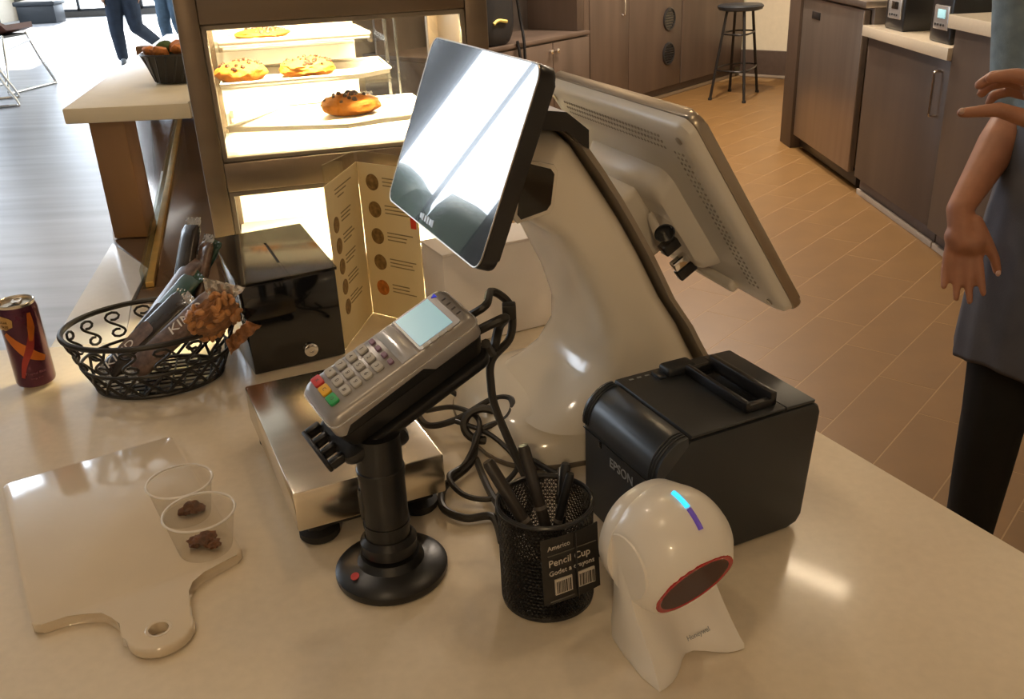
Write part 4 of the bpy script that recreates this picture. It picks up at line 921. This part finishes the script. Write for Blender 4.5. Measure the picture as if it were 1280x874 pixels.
# ================================================================== WIRE BASKET AND BARS
bk = empty('wire_basket', (-.527, 1.272, 0), R(12), 'black oval wire basket with scrollwork full of snack bars', 'basket')
ra, rb, rz_, ba_, bb_ = .122, .098, .092, .086, .066, 
def rimp(t, z): k = z/rz_; k = k**.8; return V(((ba_+(ra-ba_)*k)*math.cos(t), (bb_+(rb-bb_)*k)*math.sin(t), z))
def ring(z, r, flat=False):
    bm = B(); tube(bm, [rimp(2*PI*i/64, z) for i in range(64)], r, 8, closed=True); return bm
mesh('top_rim', ring(rz_, .0042), 'wire_black', bk); mesh('middle_ring', ring(.042, .0024), 'wire_black', bk); mesh('bottom_ring', ring(.005, .0036), 'wire_black', bk)
bm = B()
for k in range(-4, 5):
    x = k*.018; y = bb_*math.sqrt(1-(x/ba_)**2); tube(bm, [V((x, -y, .004)), V((x, y, .004))], .0016, 6)
    y = k*.014; x = ba_*math.sqrt(1-(y/bb_)**2); tube(bm, [V((-x, y, .0045)), V((x, y, .0045))], .0016, 6)
mesh('bottom_grid', bm, 'wire_black', bk)
NS = 16
for k in range(NS):
    t0 = 2*PI*k/NS; dt = 2*PI/NS
    pts = []
    for i in range(25):
        s = i/24; # S scroll in (t,z)
        if s < .3: a = s/.3; ang = PI*1.7*(1-a); rad = .20+.10*a; q = (.62+rad*math.cos(ang)*.9-.12, .78+rad*.55*math.sin(ang))
        elif s > .7: a = (s-.7)/.3; ang = PI*1.7*a; rad = .30-.10*a; q = (.38-rad*math.cos(ang)*.9+.12, .22-rad*.55*math.sin(ang))
        else:
            a = (s-.3)/.4; p0 = (.62+.30*.9-.12, .78); p1 = (.38-.30*.9+.12, .22); e_ = a*a*(3-2*a); q = (p0[0]+(p1[0]-p0[0])*e_, p0[1]+(p1[1]-p0[1])*a)
        pts.append(rimp(t0+dt*q[0], .046+q[1]*(rz_-.050)))
    bm = B(); tube(bm, pts, .0021, 6); mesh('scroll', bm, 'wire_black', bk)
NX = 18
for k in range(NX):
    t0 = 2*PI*k/NX; dt = 2*PI/NX; bm = B()
    tube(bm, [rimp(t0+dt*s, .006+.035*s) for s in (0, .5, 1)], .0024, 6); tube(bm, [rimp(t0+dt*(1-s), .006+.035*s) for s in (0, .5, 1)], .0024, 6); mesh('lattice', bm, 'wire_black', bk)
def snack(c, d, up, L, w, t, mats, label, txt=None, end='wrapper_silver', endcol=None, blot=None):
    Y = V(d).normalized(); Z = V(up); Z = (Z - Y*Z.dot(Y)).normalized(); X = Y.cross(Z); m = Matrix((X, Y, Z)).transposed().to_4x4(); m.translation = V(c)
    e = empty('snack_bar', label=label, cat='snack bar', group='snack bars in the wire basket', matrix=m); rnd = random.Random(label)
    bm = B(); secs_ = []
    for i in range(15):
        s = i/14; y = -L/2+L*s; k = min(1, min(s, 1-s)*9+.35); tt = t*k
        ring_ = []
        for j in range(16):
            a = 2*PI*j/16; cx = math.copysign(abs(math.cos(a))**.5, math.cos(a)); sz = math.copysign(abs(math.sin(a))**.7, math.sin(a))
            ring_.append(V((cx*w/2, y, sz*tt/2*(1+.08*mnoise.noise(V((i*.7, j*.9, rnd.random()*.1)))))))
        secs_.append(ring_)
    loft(bm, secs_); mesh('wrapper', bm, mats, e, angle=50)
    for s in (-1, 1):
        bm = B(); rows = []
        for i in range(6):
            y = s*(L/2-.002+i*.0028); rows.append([V((-w/2+w*j/14, y, .0016*math.sin(j*2.4+i*1.1)+.0006)) for j in range(15)] + [V((w/2-w*j/14, y, .0016*math.sin((14-j)*2.4+i*1.1)-.0006)) for j in range(15)])
        loft(bm, rows); mesh('crimped_end', bm, endcol or end, e)
    if blot: part('flavour_patch', blot, e, lambda bm: prism(bm, rrect(-w*.36, -L*.30, w*.36, L*.1, .008, 3), t/2-.0002, t/2+.0006))
    if txt: text('wrapper_print', txt[0], txt[1], 'wrapper_text', e, T(txt[2], txt[3], t/2+.0009, rz=R(90)), ext=.0002)
    return e
dd = V((.70, .36, .56))
snack((-.535, 1.270, .074), dd, (-.42, -.55, .72), .150, .044, .014, 'wrapper_dark', 'dark nut bar lying lowest along the basket rim', ('KIND', .022, .0, -.045), blot='wrapper_brown')
snack((-.487, 1.248, .080), dd + V((.04, -.04, 0)), (-.40, -.60, .70), .150, .044, .014, 'wrapper_brown', 'brown nut bar with large white lettering nearest the loose nut pouch', ('KIND', .025, .0, .030))
snack((-.522, 1.302, .090), dd + V((-.02, .02, .08)), (-.45, -.5, .74), .150, .044, .014, 'wrapper_green', 'green snack bar leaning behind the lowest bar', None, endcol='wrapper_green', blot='wrapper_dark')
snack((-.516, 1.330, .104), dd + V((-.06, .06, .16)), (-.5, -.5, .7), .150, .044, .014, 'wrapper_brown', 'brown snack bar with silver edges standing against the back rim', None, endcol='wrapper_silver')
snack((-.487, 1.345, .118), V((.48, .42, .70)), (-.5, -.5, .6), .140, .044, .015, 'wrapper_green', 'green wrapped snack bar standing at the back of the basket', None, endcol='wrapper_green')
snack((-.496, 1.362, .134), V((.20, .42, .86)), (-.5, -.5, .5), .150, .040, .016, 'wrapper_dark', 'black and silver wrapped bar rising highest from the basket', None)
snack((-.470, 1.340, .118), V((.24, .36, .86)), (-.6, -.4, .5), .140, .036, .014, 'wrapper_brown', 'brown speckled bar standing beside the highest black bar', None)
npk = empty('nut_pouch', (-.416, 1.222, .116), R(25), 'clear pouch of caramel brown nuts hanging over the basket rim', 'pouch')
bm = B(); g = bmesh.ops.create_icosphere(bm, subdivisions=5, radius=1)
pm = Matrix.Rotation(R(-28), 4, 'Y') @ Matrix.Rotation(R(30), 4, 'X')
for v in g['verts']:
    d = v.co.normalized(); cell = mnoise.cell_vector(d*5)[0]; k = 1+.13*mnoise.noise(d*5.5)+.05*mnoise.noise(d*11); q_ = lambda t: math.copysign(abs(t)**.65, t); v.co = pm @ V((q_(d.x)*.034*k, d.y*.015*k, q_(d.z)*.030*k))
mesh('nut_mass', bm, 'nuts', npk)
rnd = random.Random(9); bm = B(); M('nuts_light', (.46, .21, .07), .4, var=.35, vscale=60, coat=.3)
for i in range(70):
    d = V((rnd.gauss(0, 1), rnd.gauss(0, 1), rnd.gauss(0, 1))).normalized(); q_ = lambda t: math.copysign(abs(t)**.65, t); r3 = Matrix.Rotation(rnd.uniform(0, 6), 3, V((rnd.random(), rnd.random(), rnd.random())))
    ell(bm, pm @ V((q_(d.x)*.034, d.y*.016, q_(d.z)*.031)), (.0042, .0050, .0075), 8, 6, m=r3)
no_ = mesh('nuts', bm, 'nuts_light', npk); no_['kind'] = 'stuff'
for s, o_ in ((1, V((.018, .004, .034))), (-1, V((.030, -.012, -.030)))):
    bm = B(); rows = []
    for i in range(6): rows.append([V((-.02-.002*i+(.04+.004*i)*j/12, .003*math.sin(j*2.2+i), s*(i*.004-.008))) for j in range(13)] + [V((.02+.002*i-(.04+.004*i)*j/12, .003*math.sin((12-j)*2.2+i)-.0012, s*(i*.004-.008))) for j in range(13)])
    loft(bm, rows); mesh('pouch_end', bm, 'wrapper_silver' if s > 0 else 'nuts', npk, matrix=Matrix.Translation(o_) @ Matrix.Rotation(R(25 if s > 0 else -35), 4, 'Y'))
# ================================================================== SMALL BASKET ON THE CREAM SHELF
sb = empty('small_wire_basket', (-.760, 2.315, .2905), 0, 'small black wire basket of greens and orange snacks on the cream shelf', 'basket')
part('liner', 'wire_black', sb, lathe, [(.0, .003), (.046, .002), (.050, .004), (.072, .066), (.069, .066), (.046, .008), (.0, .006)], 24, cap0=False, cap1=False, sx=1.1)
bm = B(); tube(bm, [V((.079*math.cos(2*PI*i/32), .072*math.sin(2*PI*i/32), .067)) for i in range(32)], .003, 6, closed=True); mesh('rim', bm, 'wire_black', sb)
bm = B()
for k in range(20): a = 2*PI*k/20; tube(bm, [V((.056*math.cos(a), .051*math.sin(a), .004)), V((.080*math.cos(a+.3), .073*math.sin(a+.3), .066))], .002, 5)
mesh('wires', bm, 'black_satin', sb)
rnd = random.Random(2)
for i in range(9):
    a = rnd.uniform(0, 2*PI); q = rnd.uniform(.01, .05); green = (i % 3 == 0)
    bm = B(); g = bmesh.ops.create_icosphere(bm, subdivisions=2, radius=1)
    for v in g['verts']: d = v.co.normalized(); k = 1+.3*mnoise.noise(d*2+V((i, 0, 0))); v.co = V((d.x*.022*k, d.y*.020*k, d.z*.013*k))
    o = mesh('wrapped_sweet', bm, 'leaf_green' if green else 'snack_orange', None); o.location = V((-.760, 2.315, .362+.008*(i % 2))) + V((q*math.cos(a)*1.1, q*math.sin(a), 0)); o.rotation_euler = (rnd.uniform(-.5, .5), rnd.uniform(-.5, .5), a)
    tag(o, 'dark green wrapped sweet in the small basket on the cream shelf' if green else 'orange wrapped sweet in the small basket on the cream shelf', 'sweet', 'green sweets in the small basket' if green else 'orange sweets in the small basket')

# ================================================================== CORDS
def cord(name, pts, r, label, extra=None):
    bm = B(); tube(bm, spline(pts, 8), r, 8); o = mesh(name, bm, 'cord_black', None); tag(o, label, 'cable'); return o
def rp(x, y, z): return tuple(RM @ V((x, y, z)))
o = cord('reader_cable', [rp(-.02, .084, -.030), rp(-.005, .105, -.018), (-.018, .885, .262), (.0, .884, .246), (-.001, .872, .217), (-.021, .862, .196), (-.023, .852, .172), (-.019, .841, .150), (-.001, .822, .105), (.010, .812, .078), (.010, .815, .045), (-.005, .84, .012), (-.03, .90, .008), (-.05, .98, .010)], .0042, 'black cable falling from the card reader towards the pencil cup')
o = cord('usb_cable', [rp(0, .084, -.034), rp(.012, .112, -.030), (-.012, .872, .228), (-.020, .862, .205), rp(.010, .085, -.045)], .0050, 'short thick black cable looped behind the card reader')
part('plug', 'cord_black', o, box, (-.008, .868, .236), (.006, .882, .252), .002)
cord('power_cord', [(-.150, 1.235, .006), (-.128, 1.200, .008), (-.120, 1.155, .012), (-.13, 1.105, .016), (-.112, 1.052, .02), (-.075, 1.045, .03), (-.03, 1.055, .05), (-.004, 1.045, .055), (-.010, 1.015, .045), (-.046, 1.01, .030), (-.055, .97, .012), (-.085, .925, .008), (-.086, .885, .006), (-.06, .862, .006), (-.03, .862, .006), (-.02, .815, .006)], .0044, 'thick black power cord coiled between the scale and the till base')
cord('network_cable', [(-.10, 1.175, .016), (-.068, 1.11, .024), (-.046, 1.057, .030), (-.012, 1.01, .020), (.013, .972, .014), (.04, .943, .010), (.056, .925, .010), (.064, .908, .008)], .0038, 'black cable running from the coil under the receipt printer')
cord('data_cable', [(-.118, 1.11, .010), (-.08, 1.068, .036), (-.05, 1.035, .040), (-.045, 1.0, .036), (-.062, .965, .014), (-.08, .93, .018), (-.062, .902, .010), (-.03, .895, .008), (-.004, .925, .008), (.03, .935, .006)], .0034, 'thin black cable crossing the coil beside the scale')
cord('scanner_cable', [(.115, .717, .02), (.112, .735, .010), (.095, .775, .006), (.06, .80, .006), (.02, .81, .016), (-.02, .845, .014), (-.02, .90, .016), (.0, .95, .018), (-.03, 1.0, .03), (-.075, 1.03, .036)], .0032, 'thin black cable from the barcode scanner round the pencil cup')
bm = B(); tube(bm, [V((-.040+.024*math.cos(t), 1.022+.012*math.sin(t), .034+.016*math.sin(t))) for t in [2*PI*i/24 for i in range(24)]], .0055, 8, closed=True); o = mesh('cable_tie', bm, 'cord_black', None); tag(o, 'flat black strap tying the cable coil together', 'cable tie')

# ================================================================== CUSTOMER CHAIRS
def sled_chair(x, y, rz, label):
    e = empty('lounge_chair', (x, y, FL), rz, label, 'chair')
    S = .62
    for s in (-1, 1):
        bm = B(); tube(bm, spline([(s*.26, -.20, S), (s*.30, -.30, S*.5), (s*.34, -.42, .03), (s*.34, -.36, .014), (s*.34, .0, .014), (s*.34, .36, .014), (s*.34, .42, .03), (s*.30, .30, S*.5), (s*.26, .20, S)], 5), .014, 8); mesh('sled_leg', bm, 'chrome', e)
    bm = B(); secs_ = []
    for i in range(12):
        t = i/11; y_ = -.30+.52*min(1, t*1.6); z_ = S+.05 if t < .6 else S+.05+(t-.6)/.4*.42; yb = y_ if t < .6 else .22+(t-.6)*.25
        w = .30
        secs_.append([V((x_*w, yb, z_+.06*x_*x_)) for x_ in (-1, -.6, -.2, .2, .6, 1)] + [V((x_*w, yb+(.0 if t < .55 else .045), z_+.06*x_*x_-(.06 if t < .62 else .0))) for x_ in (1, .6, .2, -.2, -.6, -1)])
    loft(bm, secs_); mesh('shell', bm, 'leather_brown', e)
    bm = B(); box(bm, (-.27, -.21, S-.03), (.27, .21, S-.004), .008); mesh('seat_plate', bm, 'black_satin', e)
sled_chair(-5.80, 11.45, R(168), 'brown leather chair with chrome sled legs beside the bright windows')
sled_chair(-5.58, 10.25, R(115), 'brown leather chair with chrome sled legs standing nearest the counter')
pl0 = empty('dark_bench', (-9.9, 21.8, FL), 0, 'low dark bench in front of the far windows', 'bench')
part('seat', 'vinyl_dark', pl0, box, (-.45, -.3, .36), (.45, .3, .46), .03); part('base', 'vinyl_dark', pl0, box, (-.4, -.25, 0), (.4, .25, .358), .01)

# ================================================================== PEOPLE
def cap(bm, a, b, ra_, rb_, n=14):
    a, b = V(a), V(b); d = b-a; L = max(d.length, 1e-4); q = d.to_track_quat('Z', 'Y').to_matrix().to_4x4(); q.translation = a
    prof = [(ra_*math.cos(t), ra_*math.sin(t)) for t in [R(-90+15*i) for i in range(0, 7)]]; prof[0] = (ra_*.02, -ra_)
    p2 = [(rb_*math.cos(t), L+rb_*math.sin(t)) for t in [R(15*i) for i in range(0, 7)]]; p2[-1] = (rb_*.02, L+rb_)
    lathe(bm, prof+p2, n, m=q)
def chain(bm, pts):
    for (a, ra_), (b, rb_) in zip(pts, pts[1:]): cap(bm, a, b, ra_, rb_)
def voxel(bm, name, size, it=4):
    bmesh.ops.recalc_face_normals(bm, faces=bm.faces[:])
    return evaluated(bm, name, [('REMESH', dict(mode='VOXEL', voxel_size=size)), ('SMOOTH', dict(factor=.5, iterations=it))])
def figure(name, base, F, J, mats, label, vox=.0045, H=1.68, hands=None, apron=None, bag=1.0):
    base = V(base); F = V((*F, 0)).normalized(); Rt = V((F.y, -F.x, 0)); Up = V((0, 0, 1))
    P = lambda r, f, z: Rt*r + F*f + Up*z
    k = H/1.68
    e = empty(name, base, 0, label, 'person')
    j = dict(rs=P(-(-.175)*k, 0, 1.36*k), ls=P(-.175*k, 0, 1.36*k), rh=P(.092*k, 0, .87*k), lh=P(-.092*k, 0, .87*k), rk=P(.10*k, .03, .46*k), lk=P(-.10*k, .03, .46*k), ra=P(.105*k, -.02, .075*k), la=P(-.105*k, -.02, .075*k))
    j['re'] = j['rs']+P(.04, -.02, -.27); j['le'] = j['ls']+P(-.04, -.02, -.27); j['rw'] = j['re']+P(0, .05, -.24); j['lw'] = j['le']+P(0, .05, -.24)
    for kk, v in J.items(): j[kk] = V(v)-base if len(v) == 3 and kk[-1] != '_' else v
    fdir = lambda s: F
    bm = B()
    # trunk, neck, head
    def slab(z, rx, ry, f=0): return [P(rx*math.cos(2*PI*i/24), f+ry*math.sin(2*PI*i/24), z*k) for i in range(24)]
    loft(bm, [slab(.80, .12, .09), slab(.86, .165, .115), slab(.95, .16, .11), slab(1.05, .14, .10), slab(1.18, .155, .112), slab(1.30, .165, .11), slab(1.37, .14, .085), slab(1.41, .07, .06)])
    cap(bm, P(0, -.01, 1.36*k), P(0, .012, 1.48*k), .056, .052)
    hc = P(0, .02, 1.575*k); hm = Matrix((Rt, F, Up)).transposed()
    ell(bm, hc, (.073, .092, .108), 20, 14, m=hm); ell(bm, hc+P(0, .018, -.055), (.054, .066, .058), 16, 10, m=hm)
    cap(bm, hc+P(0, .088, .012), hc+P(0, .104, -.022), .009, .013); 
    for s in (-1, 1): ell(bm, hc+P(s*.074, -.005, -.008), (.010, .020, .030), 10, 8, m=hm); cap(bm, hc+P(s*.020, .080, .025), hc+P(s*.046, .072, .022), .008, .008)
    for s, S_ in ((1, 'r'), (-1, 'l')):
        chain(bm, [(j[S_+'s'], .055), (j[S_+'e'], .042)]); mid = j[S_+'e'].lerp(j[S_+'w'], .3); chain(bm, [(j[S_+'e'], .041), (mid, .042), (j[S_+'w'], .026)])
        cap(bm, P(s*.10, 0, 1.38*k), j[S_+'s'], .05, .055)
        chain(bm, [(j[S_+'h'], .085), (j[S_+'k'], .055)]); calf = j[S_+'k'].lerp(j[S_+'a'], .3); chain(bm, [(j[S_+'k'], .054), (calf, .055), (j[S_+'a'], .038)])
        fd = j.get(S_+'f_', None); fd = V((*fd, 0)).normalized() if fd else F
        heel = j[S_+'a']+Up*(-.03); cap(bm, heel - fd*.03, heel + fd*.13, .034, .028)
        hd_ = (hands or {}).get(S_)
        if hd_:
            for ch in hd_: chain(bm, [(V(p)-base, r) for p, r in ch])
        else:
            w = j[S_+'w']; d = (w-mid).normalized(); side = F
            cap(bm, w, w+d*.075, .026, .034)
            for q in range(4): o_ = side*(.030-.020*q); kn = w+d*.085+o_; cap(bm, kn, kn+d*.038+Rt*(-s*.006), .0085, .008); cap(bm, kn+d*.038+Rt*(-s*.006), kn+d*(.066-.006*abs(q-1))+Rt*(-s*.022), .008, .0065)
            cap(bm, w+d*.02+side*.02, w+d*.06+side*.048, .013, .010); cap(bm, w+d*.06+side*.048, w+d*.088+side*.05, .010, .008)
    me = voxel(bm, 'body', vox); from_me('body', me, mats['skin'], e)
    # hair
    bm = B(); ell(bm, hc+P(0, -.016, .018), (.083, .100, .110), 20, 14, m=hm)
    for v in bm.verts:
        q = v.co-hc
        if q.dot(F) > .035 and q.z < .052: v.co = v.co - F*(q.dot(F)-.0) if q.dot(F) < .2 else v.co
    ell(bm, hc+P(0, -.085, -.055), (.062, .046, .085), 16, 10, m=hm); me = voxel(bm, 'hair', .008, 3); from_me('hair', me, mats['hair'], e)
    for s in (-1, 1):
        bm = B(); ell(bm, hc+P(s*.033, .076, .006), (.0115, .008, .008), 12, 8, m=hm); y_ = mesh('eye', bm, 'eye_white', e)
        bm = B(); ell(bm, hc+P(s*.033, .0825, .006), (.005, .003, .005), 10, 6, m=hm); mesh('iris', bm, 'hair_dark', y_)
    bm = B(); ell(bm, hc+P(0, .083, -.058), (.022, .007, .007), 12, 8, m=hm); mesh('mouth', bm, 'lips', e)
    # shirt
    bm = B(); loft(bm, [slab(.90, .178, .128), slab(.98, .17, .122), slab(1.06, .158, .116), slab(1.18, .170, .128), slab(1.30, .180, .126), slab(1.38, .15, .10), slab(1.425, .075, .068)])
    for s, S_ in ((1, 'r'), (-1, 'l')):
        cap(bm, P(s*.10, 0, 1.38*k), j[S_+'s'], .062, .068); sl_ = mats.get('sleeve', 1.0)
        if sl_ <= 1: chain(bm, [(j[S_+'s'], .068), (j[S_+'s'].lerp(j[S_+'e'], sl_), .056)])
        else: chain(bm, [(j[S_+'s'], .068), (j[S_+'e'], .054)]); chain(bm, [(j[S_+'e'], .054), (j[S_+'e'].lerp(j[S_+'w'], sl_-1), .038)])
    me = voxel(bm, 'shirt', .009, 5); from_me('shirt', me, mats['shirt'], e)
    # trousers
    bm = B(); loft(bm, [slab(.80, .13, .10), slab(.87, .182, .130), slab(.97, .176, .124), slab(1.02, .160, .114)])
    for S_ in 'rl':
        a_ = j[S_+'k'].lerp(j[S_+'a'], .93); chain(bm, [(j[S_+'h'], .098*bag), (j[S_+'k'], .070*bag), (j[S_+'k'].lerp(j[S_+'a'], .35), .066*bag), (a_, .056*bag)])
    me = voxel(bm, 'trousers', .010, 5); from_me('trousers', me, mats['trousers'], e)
    for S_ in 'rl':
        fd = j.get(S_+'f_', None); fd = V((*fd, 0)).normalized() if fd else F
        heel = j[S_+'a']+Up*(-.035); bm = B(); cap(bm, heel-fd*.035, heel+fd*.14, .042, .036); me = voxel(bm, 'shoe', .008, 3)
        for v in me.vertices: v.co.z = max(v.co.z, .012)
        so = from_me('shoe', me, mats['shoe'], e)
        bm = B(); sd = V((fd.y, -fd.x, 0)); loft(bm, [[heel*1+fd*(.052+.115*math.cos(t))+sd*.042*math.sin(t)+V((0, 0, z-heel.z)) for t in [2*PI*i/24 for i in range(24)]] for z in (.0005, .014)]); mesh('sole', bm, 'rubber', so)
    if apron: apron(e, P, k)
    return e
EB = V((1.195, 1.845, FL)); EF = (-.45, -.89)
def emp_apron(e, P, k):
    bm = B(); rows = []
    for z, rx, ry, span in ((1.27, .115, .140, 60), (1.18, .150, .146, 84), (1.06, .164, .142, 100), (.98, .180, .146, 105), (.88, .194, .156, 108), (.76, .202, .168, 108), (.68, .206, .176, 108), (.60, .210, .184, 106)):
        A = [R(90-span+2*span*i/30) for i in range(31)]
        wv = .005*(1.25-z)/.6
        rows.append([P(rx*math.cos(a)+wv*math.sin(i*1.9)*math.cos(a), ry*math.sin(a)+wv*math.sin(i*1.9+1)+.004, z-(.0 if z > .7 else .012*math.sin(i*.5))) for i, a in enumerate(A)])
    loft(bm, rows, False, False, closed=False)
    me = evaluated(bm, 'apron', [('SOLIDIFY', dict(thickness=.005, offset=1.0)), ('SUBSURF', dict(levels=1, render_levels=1))]); o = from_me('apron', me, 'apron_navy', e)
    for s in (-1, 1):
        bm = B(); tube(bm, spline([P(s*.09, .128, 1.27), P(s*.085, .105, 1.36), P(s*.06, .03, 1.44), P(s*.02, -.07, 1.43)], 6), .008, 6); mesh('neck_strap', bm, 'apron_navy', o)
    bm = B(); prism(bm, rrect(-.09, -.07, .09, .07, .01, 3), 0, .004, .001); X = P(1, 0, 0); Zf = P(0, 1, 0); m = Matrix((-X, V((0, 0, 1)), Zf)).transposed().to_4x4(); m.translation = P(0, .166, .86); mesh('apron_pocket', bm, 'apron_navy', o, matrix=m)
# right hand resting against the apron, left hand raised in a gesture
wr = V((.921, 1.830, .034)); dn = V((.02, -.07, -1)).normalized()
kn = [V((.904, 1.815, -.046)), V((.920, 1.804, -.052)), V((.936, 1.795, -.052)), V((.951, 1.791, -.044))]
rh = [[(wr, .026), (V((.928, 1.808, -.028)), .028)], [(V((.918, 1.815, -.02)), .026), (V((.944, 1.798, -.03)), .026)]]
for q, (p, L) in enumerate(zip(kn, (.072, .088, .092, .080))):
    mid_ = p+V((-.007+.0035*q, -.012-.003*q, -.55*L)); rh.append([(V((p.x*.75+.930*.25, p.y, p.z+.03)), .0105), (p, .0098), (mid_, .0088), (mid_+V((-.005+.003*q, -.016, -.43*L)), .0070)])
rh.append([(V((.946, 1.806, .012)), .015), (V((.968, 1.790, -.028)), .0125), (V((.983, 1.780, -.058)), .0105), (V((.991, 1.776, -.084)), .0088)])
lw = V((.968, 1.535, .262))
lh = [[(lw, .027), (V((.905, 1.550, .292)), .030)], [(V((.905, 1.535, .270)), .024), (V((.892, 1.575, .310)), .024)],
      [(V((.925, 1.530, .255)), .019), (V((.872, 1.533, .268)), .0155), (V((.815, 1.543, .288)), .0125), (V((.760, 1.555, .283)), .0085)],
      [(V((.905, 1.550, .312)), .013), (V((.872, 1.560, .330)), .0125), (V((.838, 1.570, .338)), .011), (V((.810, 1.578, .333)), .009)],
      [(V((.900, 1.572, .318)), .013), (V((.860, 1.588, .334)), .0125), (V((.826, 1.600, .332)), .0105), (V((.808, 1.606, .318)), .009)],
      [(V((.898, 1.592, .310)), .012), (V((.862, 1.612, .322)), .0115), (V((.834, 1.624, .314)), .010), (V((.824, 1.626, .300)), .0085)],
      [(V((.900, 1.606, .296)), .011), (V((.874, 1.628, .302)), .010), (V((.852, 1.638, .294)), .009), (V((.846, 1.638, .282)), .0075)]]
emp = figure('person', EB, EF, dict(re=(1.070, 1.955, .190), rw=tuple(wr), le=(1.235, 1.650, .190), lw=tuple(lw)), dict(skin='skin', hair='hair_dark', shirt='denim_shirt', trousers='trouser_black', shoe='coat_black', sleeve=.80),
    'person in a blue shirt and navy apron behind the counter, gesturing with one hand', hands=dict(r=rh, l=lh), apron=emp_apron)
for c_, r_ in ((V((.757, 1.549, .287)), (.006, .0035, .0055)), (V((.990, 1.769, -.086)), (.0055, .0035, .007))):
    bm = B(); ell(bm, c_-EB, r_, 10, 6); mesh('fingernail', bm, 'nail', emp)
bm = B(); tube(bm, [V((.860, 1.565, .3335))-EB + V((0.0, .0135*math.cos(t), .0135*math.sin(t))) for t in [2*PI*i/20 for i in range(20)]], .0016, 6, closed=True); mesh('ring', bm, 'chrome', emp)
# customers walking by the windows
b1 = V((-5.03, 13.5, FL)); figure('person', b1, (.35, -.94), dict(rk=b1+V((-.12, -.06, .46)), ra=b1+V((-.13, .0, .075)), lk=b1+V((.14, -.02, .47)), la=b1+V((.22, .50, .20))), dict(skin='skin_light', hair='hair_brown', shirt='coat_black', trousers='jeans_navy', shoe='shoe_grey', sleeve=1.9), 'customer in dark navy trousers and black coat striding past the windows', vox=.009, H=1.75, bag=1.35)
b2 = V((-4.66, 14.35, FL)); figure('person', b2, (-.2, -.98), dict(rk=b2+V((-.10, -.10, .46)), ra=b2+V((-.12, .05, .075)), lk=b2+V((.12, -.16, .46)), la=b2+V((.16, -.02, .075))), dict(skin='skin_light', hair='hair_dark', shirt='coat_black', trousers='jeans_blue', shoe='coat_black', sleeve=1.9), 'customer in faded blue jeans and black coat walking beside another customer', vox=.009, H=1.72, bag=1.3)
